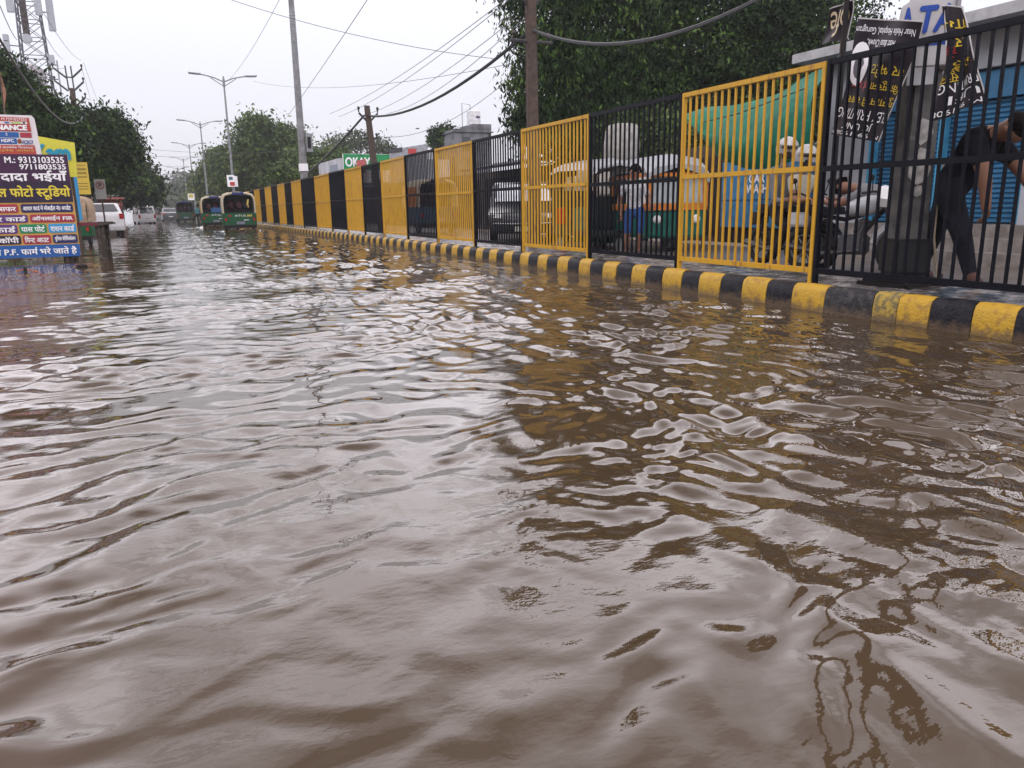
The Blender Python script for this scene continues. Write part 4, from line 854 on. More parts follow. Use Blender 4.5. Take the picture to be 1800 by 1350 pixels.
def pill(x0, x1, z0, z1, m, txt, lab='pill'):
    g = MB(); r_ = .045; q = []
    for cx, cz, a0 in ((x1 - r_, z1 - r_, 0), (x0 + r_, z1 - r_, 90), (x0 + r_, z0 + r_, 180), (x1 - r_, z0 + r_, 270)):
        for k in range(5): a = R(a0 + k * 22.5); q.append((cx + r_ * math.cos(a), cz + r_ * math.sin(a)))
    g.prism(q, 'y', -.014, 0); g.build('service_strip', m, o); letter(txt, (x0 + .045, z0 + .035, x1 - .045, z1 - .03), WL_, o, bold=.02, y=-.02)
pill(-.02 - 1.12, -.03, 1.14, 1.34, NAVY, 'आधार काड^ में मोबाईल नं0 अपडेट'); pill(-2.1, -1.2, 1.14, 1.34, CRI, 'मनी ट्रांसफर'.replace('ट्र', 'ट')); pill(-.02 - .96, -.02, .90, 1.09, CRI, 'ऑनलाईन FIR')
pill(-2.2, -1.03, .90, 1.09, VIO, 'आधार काड^'); pill(-.62, -.02, .645, .86, SKY_, 'राशन काड^'); pill(-1.24, -.66, .645, .86, GRN, 'पास पोट^'); pill(-2.2, -1.28, .645, .86, VIO, 'पैन काड^')
pill(-.56, -.02, .39, .60, NAVY, 'पुिलस वेरीिफकेसन'); pill(-1.2, -.6, .39, .60, CRI, 'िपन~ट आउट'); pill(-2.2, -1.24, .39, .60, DPUR, 'फोटो कॉपी')
letter('ऑनलाईन P.F. फाम^ भरे जाते है', (-2.45, .11, -.07, .31), WL_, o, bold=.02)

RED = pmat('sign_red', (.36, .055, .04)); WFR = pmat('frame_white', (.6, .58, .6))
o = empty('signboard', (-2.58, 24.1, 0), 'red and white finance signboard with rounded corner above the purple board', 'signboard', rz=R(-3))
g = MB(); g.prism([(-2.0, 2.4), (.06, 2.4), (-.0, 3.5), (-.06, 3.58), (-2.0, 3.6)], 'y', 0, .06); g.build('frame', WFR, o)
g = MB(); g.prism([(-2.0, 2.4), (-.04, 2.4), (-.08, 2.84), (-2, 2.84)], 'y', -.012, 0); g.build('lower_field', RED, o); g = MB(); g.prism([(-2.0, 3.18), (-.10, 3.18), (-.12, 3.52), (-2, 3.56)], 'y', -.012, 0); g.build('upper_field', RED, o)
g = MB(); g.b2(-2, -.17, -.018, -.012, 3.36, 3.42); g.build('logo_strip', WFR, o)
g = MB(); g.sphere((-.62, -.02, 3.39), (.06, .004, .02)); g.build('blue_logo', BLU, o); g = MB(); g.b2(-.52, -.3, -.024, -.018, 3.37, 3.41); g.build('green_logo', pmat('lime', (.4, .5, .15)), o); g = MB(); g.sphere((-.24, -.02, 3.39), (.03, .004, .025)); g.build('black_logo', DARK, o)
letter('M.7291027033', (-.72, 3.44, -.17, 3.51), WL_, o, bold=.01); letter('FINANCE', (-1.0, 3.21, -.19, 3.33), WL_, o, bold=.05)
for (x0, x1, z0, z1, m, t_) in ((-.95, -.40, 3.03, 3.16, BLU, 'HDB'), (-.37, -.11, 3.03, 3.15, CRI, None), (-1.3, -.46, 2.87, 3.01, BLU, 'HDFC')):
    g = MB(); g.b2(x0, x1, -.012, 0, z0, z1); g.build('bank_strip', m, o)
    if t_: letter(t_, (x0 + .3 if t_ == 'HDB' else -.80, z0 + .04, -.68 if t_ == 'HDB' else -.52, z1 - .02), WL_, o, bold=.03, y=-.02)
letter('ICICI', (-.34, 2.87, -.12, 2.96), pmat('letter_navy', (.02, .06, .25)), o, bold=.03, shear=.25); g = MB(); g.sphere((-.40, -.01, 2.94), (.05, .006, .06)); g.build('round_mark', pmat('brown_mark', (.2, .05, .02)), o)
letter('Credit Card mobile finance', (-1.4, 2.76, -.12, 2.82), WL_, o); letter('लोन फाइनेंस आसान', (-1.3, 2.67, -.10, 2.745), pmat('letter_gold', (.6, .35, .08)), o)
for x in (-.3, -1.7): g = MB(); g.b2(x, x + .06, .06, .12, -.3, 3.3); g.build('leg', RUST, o)

o = empty('signboard', (-1.90, 26.0, 0), 'yellow signboard with blue Kam lettering peeking out behind the red finance sign', 'signboard', rz=R(-6))
g = MB(); g.prism([(-1.9, 2.12), (-.02, 2.12), (.02, 3.07), (-1.9, 3.42)], 'y', 0, .06); g.build('board', pmat('board_yellow', (.55, .52, .06)), o)
letter('Kam', (-1.0, 2.60, -.14, 3.0), pmat('letter_blue', (.02, .26, .40)), o, bold=.05); g = MB(); g.b2(-.12, -.04, .0, .05, .9, 2.12); g.build('blue_field', SKY_, o)
g = MB(); g.b2(-.2, -.14, .06, .12, -.3, 2.3); g.build('leg', RUST, o)
o = empty('signboard', (-2.13, 34, 0), 'narrow yellow banner board above the beige auto rickshaw', 'signboard', rz=R(-3))
g = MB(); g.b2(-.46, 0, 0, .04, 1.80, 2.97); g.build('board', pmat('banner_yellow', (.50, .36, .05)), o)
LN = pmat('line_brown', (.22, .16, .03))
for z, w in ((2.86, .03), (2.72, .08), (2.58, .08), (2.44, .05), (2.2, .03), (2.1, .03), (2.0, .03)): g = MB(); g.b2(-.40, -.06, -.008, 0, z - w / 2, z + w / 2); g.build('line', LN, o)
g = MB(); g.b2(-.26, -.2, .04, .1, -.3, 2.5); g.build('post', RUST, o)
o = empty('parking_sign', (-2.0, 38, 0), 'grey no parking sign board with a crossed P beside the narrow yellow banner', 'traffic sign', rz=R(-3))
g = MB(); g.b2(-.22, .2, 0, .04, 1.68, 2.50); g.build('board', pmat('board_grey', (.28, .28, .27)), o); g = MB(); ring(g, (0, -.01, 2.26), .15, .02, 'y', 20, 6); g.build('red_ring', pmat('ring_red', (.25, .05, .03)), o)
g = MB(); g.tube([(-.1, -.02, 2.36), (.1, -.02, 2.16)], .012, 5); g.build('red_bar', pmat('ring_red', (.25, .05, .03)), o); letter('P', (-.05, 2.18, .06, 2.34), pmat('letter_black', (.03, .03, .03)), o, bold=.03, y=-.01)
g = MB(); g.b2(-.03, .03, .04, .1, -.3, 1.8); g.build('post', RUST, o)

# wooden handcart table beside the board
o = empty('handcart_table', (-1.35, 21.6, 0), 'dark wooden table with a red cloth edge right of the purple board', 'table', rz=R(-4))
WOOD = mat('dark_wet_wood', (.045, .035, .03), .6, col2=(.13, .11, .10), vscale=9, thresh=(.5, .7), bump=.7)
g = MB(); g.b2(-.75, .36, -.35, .75, .83, .875); g.build('top', WOOD, o)
g = MB(); g.b2(-.77, .12, -.37, -.352, .80, .88); g.b2(-.77, .12, -.352, .3, .877, .887); g.build('red_cloth', mat('dull_red_cloth', (.14, .035, .045), .8), o)
g = MB(); g.prism([(.10, .79), (.44, .86), (.44, .90), (.10, .90)], 'y', -.40, -.375); g.build('edge_board', WOOD, o)
def leg_bundle(x, y):
    g = MB()
    for k in range(6): a = k * 1.05; g.tube([(x + .07 * math.cos(a), y + .05 * math.sin(a), -.3), (x + .055 * math.cos(a + .5), y + .05 * math.sin(a + .5), .35), (x + .08 * math.cos(a + .2), y + .05 * math.sin(a), .83)], [.03, .04, .03], 6)
    g.build('leg', WOOD, o, smooth=True)
for p_ in ((.12, -.25), (.12, .6), (-.65, -.25), (-.65, .6)): leg_bundle(*p_)
g = MB(); g.tube([(-.7, -.25, .10), (.1, -.25, .10)], .02, 6); g.build('crossbar', WOOD, o)
# debris standing in the shallow water
o = empty('road_marker', tuple(at(146, 468, Z=0)), 'broken rusty stub and plank poking out of the water in front of the purple board', 'debris')
g = MB(); g.tube([(0, 0, -.1), (-.02, 0, .24)], .02, 6); g.build('stub', RUST, o); g = MB(); g.box((.02, -.05, .04), (.34, .14, .03)); g.build('plank', mat('plank_red', (.16, .07, .06), .6), o); g = MB(); g.sphere((.0, -.3, .02), (.11, .06, .05)); g.build('stone', DARK, o, smooth=True)
o = empty('floating_debris', tuple(at(45, 478, Z=0)), 'dark bottle and bent orange stick floating at the left edge', 'debris')
g = MB(); g.tube([(-.15, 0, .02), (0, .02, .05), (.22, -.06, .0)], .014, 6); g.build('stick', mat('orange_stick', (.35, .12, .04), .6), o, smooth=True); g = MB(); g.tube([(0, 0, 0), (0, 0, .07), (0, 0, .1)], [.035, .03, .012], 8); g.build('bottle', DARK, o)
g = MB()
for k in range(160):
    x = random.gauss(0, .35); y = random.gauss(0, .25); h = random.uniform(.04, .12); g.add([(x, y, -.02), (x + .012, y, -.02), (x + random.uniform(-.04, .04), y, h)], [(0, 1, 2)])
w_ = g.build('weeds', LM['mid'][1]); w_.location = at(12, 465, Z=0); tag(w_, 'patch of green weeds at the left edge in front of the board', 'weeds', kind='stuff')
# left kiosks beyond the sedan
def kiosk(x, y, w, d, h, c, lab, roofc=(.12, .08, .07), extra=None):
    o = empty('kiosk', (x, y, -.1), lab, 'kiosk', 'stalls and kiosks along the left side')
    m = mat('kiosk_%d' % int(y * 10), c, .7, var=.3, bump=.3, vscale=3)
    g = MB(); g.b2(-w / 2, w / 2, 0, d, 0, h); g.build('wall', m, o)
    g = MB(); g.loft([[(-w / 2 - .2, -.3, h + .02), (w / 2 + .2, -.3, h + .02), (w / 2 + .2, -.3, h + .10), (-w / 2 - .2, -.3, h + .10)], [(-w / 2 - .2, d + .2, h + .15), (w / 2 + .2, d + .2, h + .15), (w / 2 + .2, d + .2, h + .23), (-w / 2 - .2, d + .2, h + .23)]]); g.build('roof', mat('kroof_%d' % int(y), roofc, .7), o)
    g = MB(); g.b2(w / 2 - .001, w / 2 + .02, .3, d - .3, h * .35, h * .8); g.b2(-w * .3, w * .3, -.02, .001, h * .35, h * .8); g.build('opening', DARK, o)
    return o
kiosk(-3.1, 52, 1.9, 3.2, 1.55, (.16, .13, .11), 'grey brown wall of a stall behind the white sedan')
kiosk(-3.0, 63, 1.7, 4, 2.1, (.22, .05, .03), 'red stall between the white sedan and the white van', (.25, .06, .04))
kiosk(-4.6, 58, 2.0, 5, 3.1, (.20, .13, .11), 'pinkish shop under the dark trees behind the crossed P sign', (.28, .16, .13))
kiosk(-3.8, 72, 2.0, 5, 2.5, (.12, .10, .09), 'dull stall with a flat roof next to the white van', (.3, .27, .25))
g = MB()
for k in range(60): g.sphere((-2.2 + random.uniform(-.35, .35), 56 + random.uniform(-3, 6), random.uniform(-.05, .12)), random.uniform(.08, .2), n=6, k=4)
tag(g.build('rubble', mat('rubble', (.16, .11, .09), .8)), 'heap of rubble and bricks at the water edge beyond the sedan', 'rubble', kind='stuff')
for X0, Y0, Y1, H in ((-7.5, 30, 62, 3.0), (-7.5, 66, 130, 3.2)):
    o = empty('shop_row', (X0, Y0, -.1), 'low dull shop row behind the left trees, %s part' % ('nearer' if Y0 < 50 else 'farther'), 'building')
    g = MB(); g.b2(-4, 0, 0, Y1 - Y0, 0, H); g.build('wall', mat('row_wall', (.14, .11, .10), .8, var=.4, vscale=1), o)
    n_ = int((Y1 - Y0) / 4)
    for k in range(n_): g = MB(); g.b2(-.02, .02, k * 4 + .6, k * 4 + 3.2, .2, 2.3); g.build('shopfront', DARK, o)

# ------------------------------------------------------------------ right side beyond the service road
SHB = mat('shutter_blue', (.035, .14, .26), .45, var=.15, vscale=3); WALLW = mat('white_wall', (.36, .37, .40), .8, col2=(.26, .26, .27), vscale=2.2, thresh=(.5, .75), bump=.2)
STONE = mat('step_stone', (.20, .18, .165), .5, var=.3, vscale=5, bump=.3)
o = empty('shop_building', (12, 3.0, .14), 'low shop building with blue roller shutters and a white wall behind the bending man', 'building')
yy = lambda y: y - 3.0
g = MB(); g.b2(0.0, 5, yy(-2), yy(7.75), 0, 3.5); g.b2(.35, 5, yy(7.75), yy(11.8), 0, 3.5); g.b2(0, .34, yy(10.72), yy(11.8), .5, 3.5); g.b2(0, .34, yy(7.75), yy(10.72), 2.95, 3.5); g.build('wall', WALLW, o)
g = MB(); g.b2(-.75, 5.2, yy(-2), yy(11.9), 3.5, 3.66); g.build('roof_slab', mat('slab_grey', (.36, .36, .37), .7, var=.15), o)
def shutter(y0, y1, z0, z1, name='shutter'):
    g = MB(); n_ = int((z1 - z0) / .075); prof_ = []
    for k in range(n_):
        za = z0 + (z1 - z0) * k / n_; h_ = (z1 - z0) / n_; prof_ += [(.26, za), (.225, za + h_ * .3), (.225, za + h_ * .7), (.262, za + h_ * .96)]
    g.loft([[(x, yy(y0), z) for x, z in prof_], [(x, yy(y1), z) for x, z in prof_]], closed=False, cap=False); s_ = g.build(name, SHB, o)
    return s_
for (a, b_) in ((7.86, 9.22), (9.30, 10.60)):
    shutter(a, b_, .58, 2.5)
    g = MB(); g.b2(.12, .34, yy(a), yy(b_), 2.5, 2.92); g.build('shutter_box', SHB, o)
FR = mat('door_blue', (.06, .28, .46), .5)
for y in (7.80, 9.26, 10.66): g = MB(); g.b2(.10, .22, yy(y) - .055, yy(y) + .055, .58, 2.95); g.build('shutter_post', FR, o)
for k in range(3): g = MB(); g.b2(-.35 * (3 - k), -.35 * (2 - k) if k < 2 else 0.35, yy(2), yy(10.9), 0, .19 * (k + 1)); g.build('step', STONE, o)
g = MB(); g.b2(-.07, 0, yy(5.2), yy(6.9), .6, 2.6); g.build('door', mat('pale_door', (.30, .31, .33), .6), o)
g = MB(); g.tube([(-.6, yy(7.4), 3.66), (-.58, yy(7.4), 4.6)], .02, 6); g.build('rod', RUST, o)
# grimy column & peeling marks
o2 = empty('green_tarpaulin', (11.0, 12.2, 0), 'bright green tarpaulin sagging over the stall behind the nearest yellow panel', 'tarpaulin')
g = MB(); nu, nv = 22, 12
for i in range(nu):
    for j in range(nv):
        u = i / (nu - 1); v = j / (nv - 1); y = -1.75 + 3.45 * u; ztop = 3.60 - .50 * u - .25 * math.sin(PI * u); zbot = 1.95 - .25 * math.sin(PI * min(1, u * 1.1)) + .35 * u ** 3 + .55 * max(0, u - .75) * 3
        z = ztop + (zbot - ztop) * v; x = -.55 * math.sin(PI * v * .9) - .25 * v + .05 * math.sin(u * 17 + v * 3) + .03 * math.sin(v * 11 + u * 5)
        g.v.append((x, y, z))
g.f = [(i * nv + j, i * nv + j + 1, (i + 1) * nv + j + 1, (i + 1) * nv + j) for i in range(nu - 1) for j in range(nv - 1)]; g.m = [0] * len(g.f)
TARP = mat('green_tarp', (.003, .125, .075), .5, var=.2, bump=.3, bscale=8)
g.build('sheet', TARP, o2, smooth=True)
g = MB(); g.tube([(-.62, -1.6, 3.0), (-.72, 0, 2.75), (-.62, 1.6, 2.7)], .012, 5); g.build('rope', WIREM, o2)
g = MB(); g.tube([(-.1, -1.8, .1), (-.1, -1.8, 3.8)], .03, 6); g.tube([(-.1, 1.7, .1), (-.1, 1.7, 3.15)], .03, 6); g.build('poles', RUST, o2)
BB = mat('kiosk_blue', (.035, .17, .33), .5, var=.15)
o = empty('car_wash_kiosk', (13.0, 14.0, .14), 'blue car wash kiosk under the green tarpaulin', 'kiosk')
g = MB(); g.b2(0, 1.6, -1.0, 1.9, .38, 1.95); g.build('cabin', BB, o); g = MB(); g.b2(.05, 1.6, -.95, 1.85, 0, .38); g.build('plinth', DARK, o)
g = MB(); g.b2(-.012, 0, -1, 1.9, 1.02, 1.04); g.b2(-.012, 0, .42, .44, .38, 1.95); g.build('seam', mat('seam_blue', (.01, .05, .12)), o)
e_ = bpy.data.objects.new('sign_face', None); COL.objects.link(e_); e_.parent = o; e_.rotation_euler.z = R(-90); e_.location = (0, 0, 0)
for t_, zb, zt in (('CAR', 1.42, 1.62), ('WASH', 1.18, 1.38)): letter(t_, (-.98 if t_ == 'WASH' else -.9, zb, -.28 if t_ == 'WASH' else -.38, zt), WL_, e_, y=-.014, bold=.03)
# stall shadows: dull shop row behind the service road
o = empty('shop_row', (13.2, 16.2, .1), 'dull brown shop row behind the service road, seen through the fence bars', 'building')
g = MB(); g.b2(.4, 6, 0, 40, 0, 2.5); g.build('wall', mat('row_wall_b', (.06, .05, .045), .8, var=.5, vscale=.8), o)
for k in range(9): g = MB(); g.b2(.35, .45, k * 4.2 + .5, k * 4.2 + 3.9, .2, 2.2); g.build('shopfront', DARK, o)
g = MB(); g.loft([[(-1.2, 9.0, 2.45), (.5, 9.0, 2.75), (.5, 9.0, 2.85), (-1.2, 9.0, 2.55)], [(-1.2, 15.5, 2.45), (.5, 15.5, 2.75), (.5, 15.5, 2.85), (-1.2, 15.5, 2.55)]]); g.build('awning', mat('awning_dark', (.02, .022, .035), .6), o)
g = MB(); g.b2(-.02, .34, 2.4, 5.6, .9, 1.9); g.build('sacks_front', mat('sack_beige', (.35, .31, .25), .9, var=.3, bump=.5), o)
o = empty('sack_pile', (10.9, 17.6, .1), 'tall pile of pale sacks on a cart behind the second yellow panel', 'sacks')
for k, (dy, dz, wy_, hz_, c_) in enumerate(((-.35, 2.45, .62, 1.05, (.30, .29, .27)), (-.2, 1.55, .9, .7, (.30, .28, .25)), (.7, 1.15, .8, .7, (.26, .22, .17)), (1.6, 1.3, 1.1, 1.0, (.27, .23, .18)), (.9, 1.75, .9, .45, (.30, .26, .2)), (0, .98, 1.0, .4, (.2, .18, .15)))):
    g = MB(); g.loft([[(.38 * q * x, dy + wy_ / 2 * q * y + .03 * math.sin(k + z * 5), dz + hz_ * z / 2) for x, y in ((-1, -.7), (-.7, -1), (.7, -1), (1, -.7), (1, .7), (.7, 1), (-.7, 1), (-1, .7))] for z, q in ((-1, .8), (-.8, 1), (0, 1.04), (.7, .97), (.95, .8), (1, .5))])
    g.build('sack', mat('sack%d' % k, c_, .9, var=.25, bump=.6, bscale=9), o, smooth=True)
g = MB(); g.b2(-.5, .5, -.7, 2.4, .7, .78); g.build('cart_bed', BARK, o)
for y in (0, 1.8): wheel(o, (-.5, y, .35), .36, .08, True)
o = empty('green_bin', (9.6, 16.1, .14), 'green crate stall with a lime rail left of the dark e-rickshaw', 'crate')
g = MB(); g.b2(-.4, .4, -.5, .55, .1, 1.02); g.build('box', mat('bin_green', (.02, .11, .035), .5), o); g = MB(); g.b2(-.43, -.4, -.5, .55, .85, .89); g.b2(-.43, -.4, -.5, .55, .45, .49); g.build('rail', mat('lime_rail', (.2, .4, .12)), o)

# open e-rickshaw and silver auto on the service road
o = empty('electric_rickshaw', (9.1, 15.6, .14), 'dark open electric rickshaw with a pale curved roof behind the fence', 'rickshaw')
SIL = mat('silver_canopy', (.30, .31, .33), .35, var=.1)
g = MB(); g.loft([[(-.62 + dx, y, z) for dx, z in ((0, 1.70 + dz), (.12, 1.86 + dz), (.62, 1.95 + dz), (1.12, 1.86 + dz), (1.24, 1.70 + dz), (1.12, 1.82 + dz), (.62, 1.90 + dz), (.12, 1.82 + dz))] for y, dz in ((-1.15, -.12), (-.8, 0), (.5, .02), (.95, -.05))]); g.build('roof', SIL, o, smooth=True)
for x in (-.58, .58):
    for y in (-1.05, -.1, .85): g = MB(); g.tube([(x, y, .3), (x, y, 1.75)], .022, 6); g.build('post', DARK, o)
g = MB(); g.b2(-.6, .6, -1.1, .95, .3, .42); g.b2(-.58, .58, .0, .9, .42, .75); g.b2(-.58, .58, .85, .95, .42, 1.3); g.b2(-.58, .58, -.2, -.1, .42, 1.15); g.build('body', mat('erick_dark', (.02, .03, .03), .5), o, bevel=.02)
g = MB(); g.b2(-.605, -.585, -1.0, -.15, .42, .92); g.build('side_panel', mat('erick_teal', (.015, .08, .065), .5), o)
g = MB(); g.b2(-.62, -.60, .2, .6, .55, .92); g.build('red_bag', REDL, o)
for c_ in ((0, -1.2, .12), (-.52, .55, .12), (.52, .55, .12)): wheel(o, c_, .24, .1)
o = empty('auto_rickshaw', (9.95, 14.4, .14), 'auto rickshaw with a silver roof, orange trim and pale side curtain behind the fence', 'auto rickshaw', 'auto rickshaws', R(-14))
ORA = mat('auto_orange', (.50, .17, .03), .4)
g = MB(); g.loft([[(x, y, z + dz) for x, z in ((-.66, 1.60), (-.66, 1.74), (-.5, 1.90), (0, 1.97), (.5, 1.90), (.66, 1.74), (.66, 1.60), (.6, 1.6), (.6, 1.72), (0, 1.9), (-.6, 1.72), (-.6, 1.6))] for y, dz in ((-1.35, -.22), (-1.15, -.06), (-.8, 0), (.6, .02), (1.05, -.06), (1.25, -.25))]); g.build('canopy', SIL, o, smooth=True)
g = MB(); g.b2(-.66, .66, -1.25, 1.2, 1.5, 1.58); g.b2(-.67, -.60, .90, 1.02, .5, 1.6); g.b2(-.67, .66, -1.28, 1.0, .84, .98); g.build('orange_trim', ORA, o)
g = MB(); g.b2(-.64, .64, -1.3, 1.05, .28, .83); g.build('body', mat('auto_teal', (.01, .10, .075), .4), o, bevel=.05)
g = MB()
P_ = [(-.655 - .02 * math.sin(i * 1.9), -1.25 + i * .12, z) for i in range(11) for z in (.98, 1.5)]; g.add(P_, [(2 * i, 2 * i + 1, 2 * i + 3, 2 * i + 2) for i in range(10)]); g.build('side_curtain', mat('pale_curtain', (.55, .55, .54), .7, var=.1), o, smooth=True)
g = MB(); g.b2(-.58, -.56, .0, .9, 1.0, 1.5); g.build('side_window', GLASS, o)
g = MB(); g.loft([[(-.6, -1.25, .98), (.6, -1.25, .98), (.6, -1.2, 1.5), (-.6, -1.2, 1.5)], [(-.6, -1.28, .98), (.6, -1.28, .98), (.6, -1.23, 1.5), (-.6, -1.23, 1.5)]]); g.build('windscreen', mat('pale_screen', (.30, .33, .35), .15), o)
g = MB()
for s in (-1, 1): g.b2(s * .60 - .05, s * .60 + .05, -1.31, -1.24, .9, 1.56)
g.b2(-.66, .66, -1.31, -1.24, 1.50, 1.57); g.build('screen_frame', ORA, o)
for s in (-1, 1): g = MB(); g.sphere((s * .42, -1.3, .66), (.09, .04, .09)); g.build('headlight', mat('lamp_glass', (.6, .6, .6), .1), o, smooth=True)
for c_ in ((0, -1.0, .2), (-.55, .65, .2), (.55, .65, .2)): wheel(o, c_, .22, .11)
# parked car behind the third black panel, facing the camera side
CB = mat('car_dark_paint', (.022, .023, .028), .25, var=.1, coat=.8)
hb = [(0, .25), (-.05, .55), (.05, .74), (.95, .95), (1.65, 1.45), (2.3, 1.52), (3.2, 1.45), (3.75, 1.0), (3.85, .7), (3.8, .25)]
hg = [(1.1, .96), (1.7, 1.39), (2.3, 1.45), (3.1, 1.38), (3.5, 1.0)]
c = car((8.75, 18.5, .14), 'dark hatchback with a bright windscreen parked behind the fence', CB, hb, hg, 3.85, 1.72, rz=R(-24), sc=1.08, beltz=.92, wheels=(.72, 3.1))
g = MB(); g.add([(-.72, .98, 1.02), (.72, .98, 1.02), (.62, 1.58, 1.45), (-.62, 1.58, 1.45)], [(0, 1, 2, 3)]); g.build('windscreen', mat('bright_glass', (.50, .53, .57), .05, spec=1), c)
for s in (-1, 1): g = MB(); g.loft([[(s * .55, -.06, .62), (s * .84, .02, .64), (s * .84, .10, .74), (s * .55, -.0, .72)], [(s * .55, .05, .62), (s * .84, .15, .64), (s * .84, .2, .74), (s * .55, .12, .72)]]); g.build('headlight', mat('lamp_glass', (.6, .6, .6), .1), c)
g = MB(); g.tube([(-.8, -.02, .50), (-.4, -.09, .48), (0, -.11, .48), (.4, -.09, .48), (.8, -.02, .50)], .018, 6); g.build('chrome_strip', mat('chrome', (.6, .6, .6), .15, metal=1), c, smooth=True)
g = MB(); g.box((0, -.09, .36), (.5, .03, .12)); g.build('number_plate', mat('plate_pale', (.5, .5, .46)), c)
# blue-orange loaded three wheeler behind the next black panel
a = auto_rickshaw((9.9, 28.6, .14), 'dark blue and orange cargo auto behind the fourth black panel', rz=R(0), sc=1.1, canopy=CREAM, side=ORA, body=mat('cargo_blue', (.02, .06, .10), .5), rag=False)

# ------------------------------------------------------------------ distant buildings over the fence
o = empty('shop_building', (13.0, 60, -.15), 'white building with a green shop signboard above the far fence', 'building')
g = MB(); g.b2(0, 9, 0.3, 8, 0, 5.0); g.build('wall', mat('bldg_white', (.42, .43, .46), .7, var=.2, vscale=1), o); g = MB(); g.b2(.35, 4.9, .0, .28, 3.2, 5.32); g.build('sign_panel', WFL, o)
g = MB(); g.b2(.36, 4.9, -.02, 0, 4.15, 5.30); g.build('green_field', pmat('okaya_green', (.01, .22, .07)), o); letter('OKAYA', (.50, 4.40, 2.85, 5.05), WL_, o, bold=.03)
g = MB(); g.add([(1.15, -.25, 3.7), (1.95, -.2, 3.9), (2.0, -.2, 4.95), (1.3, -.25, 4.8)], [(0, 1, 2, 3)]); g.build('red_cloth', mat('faded_red', (.40, .10, .10), .8), o)
g = MB(); g.b2(-.02, 0, .5, 3.4, 1, 4.6); g.build('side_panel', mat('side_blue_grey', (.22, .25, .32)), o)
for x in (1.7, 3.9): g = MB(); g.tube([(x, -.1, 5.2), (x, -.1, 6.1)], .03, 5); g.build('rod', DARK, o)
o = empty('shed', (15.6, 54.5, .1), 'grey sloped roof shed with a red mark right of the green sign', 'building')
g = MB(); g.prism([(0, 0), (2.6, 0), (2.6, 5.45), (.75, 5.15), (0, 5.0)], 'y', 0, .8); g.build('wall', mat('shed_grey', (.28, .29, .32), .7, var=.2), o); g = MB(); g.prism([(-.25, 4.75), (.72, 4.9), (.72, 5.2), (-.25, 5.0)], 'y', -.05, 0); g.build('dark_roof', mat('shed_dark', (.06, .06, .07), .7), o)
g = MB(); g.b2(1.15, 1.75, -.04, 0, 4.75, 5.1); g.build('red_mark', pmat('mark_red', (.4, .05, .05)), o)
o = empty('grey_building', (22.4, 60, .1), 'weathered grey concrete block building carrying a white water tank', 'building')
BG = mat('bldg_grey', (.16, .165, .18), .9, col2=(.07, .075, .08), vscale=1.2, thresh=(.45, .65), bump=.3)
g = MB(); g.b2(0, 3.1, 0, 5, 0, 7.1); g.b2(1.5, 3.1, -.02, 3, 7.1, 7.5); g.build('wall', BG, o); g = MB(); g.b2(.55, 1.25, -.05, .0, 5.4, 6.5); g.build('window', GLASS, o); g = MB(); g.b2(-.15, 3.25, -.15, 5.1, 6.85, 6.93); g.build('ledge', BG, o)
o = empty('water_tank', (24.4, 61.0, 7.55), 'white cylindrical water tank on the grey building roof', 'water tank')
g = MB(); g.tube([(0, 0, 0), (0, 0, 1.1)], .55, 20); g.build('drum', mat('tank_white', (.62, .62, .64), .5), o, smooth=True); g = MB(); g.tube([(0, 0, 1.1), (0, 0, 1.2), (0, 0, 1.25)], [.5, .3, .28], 16); g.build('lid', mat('tank_white', (.62, .62, .64)), o)
for z in (.35, .75): g = MB(); g.tube([(0, 0, z), (0, 0, z + .05)], .57, 20); g.build('rib', mat('tank_white', (.62, .62, .64)), o)
g = MB(); g.box((.15, -.56, .62), (.35, .03, .12)); g.build('label', NAVY, o)
g = MB(); g.tube([(-1.0, 0, -.1), (-1.0, 0, 1.7), (-.3, 0, 1.6), (-.3, 0, .9)], .03, 5); g.build('pipe', METAL, o)

# ------------------------------------------------------------------ concrete pole with banners behind the nearest black panel
o = empty('concrete_pole', (6.98, 5.62, .24), 'grey concrete pole with peeling posters standing behind the nearest black panel', 'pole')
CP = mat('peeling_concrete', (.10, .097, .095), .75, col2=(.05, .05, .052), vscale=5, thresh=(.42, .6), bump=.6, bscale=20, streak=False)
g = MB(); w = lambda z: .155 - .007 * z
g.loft([[(x * w(z), y * w(z), z) for x, y in ((-1, -.9), (1, -.9), (1, .9), (-1, .9))] for z in (0, 1, 2, 3, 5, 8)]); g.build('shaft', CP, o, bevel=.02, rotz=R(-24))
g = MB(); g.box((0, 0, .02), (.62, .62, .05)); g.b2(-.27, .27, -.27, .27, .04, .09); g.build('base_plate', DARK, o, bevel=.01)
g = MB(); g.box((0, 0, .3), (.37, .37, .36)); g.build('base_sleeve', mat('sleeve_dark', (.012, .012, .014), .5), o, bevel=.03, rotz=R(-24))
for sx_ in (-1, 1):
    for sy_ in (-1, 1): g = MB(); g.tube([(sx_ * .25, sy_ * .25, .04), (sx_ * .25, sy_ * .25, .13)], .02, 6); g.build('bolt', RUST, o)
PAP = mat('old_paper', (.30, .29, .28), .8, var=.3, vscale=12)
for k, (z, s_, a_) in enumerate(((1.50, .10, 32), (1.28, .07, 32), (1.16, .12, 32), (.95, .06, 122))):
    g = MB(); q_ = [(s_ * math.cos(t_ * .9) * random.uniform(.6, 1.1), s_ * 1.3 * math.sin(t_ * .9) * random.uniform(.6, 1.1)) for t_ in range(7)]
    g.prism(q_, 'y', -w(z) * .92 - .006, -w(z) * .92 - .002); g.build('torn_paper', PAP, o, loc=(0, 0, z), rotz=R(-24))
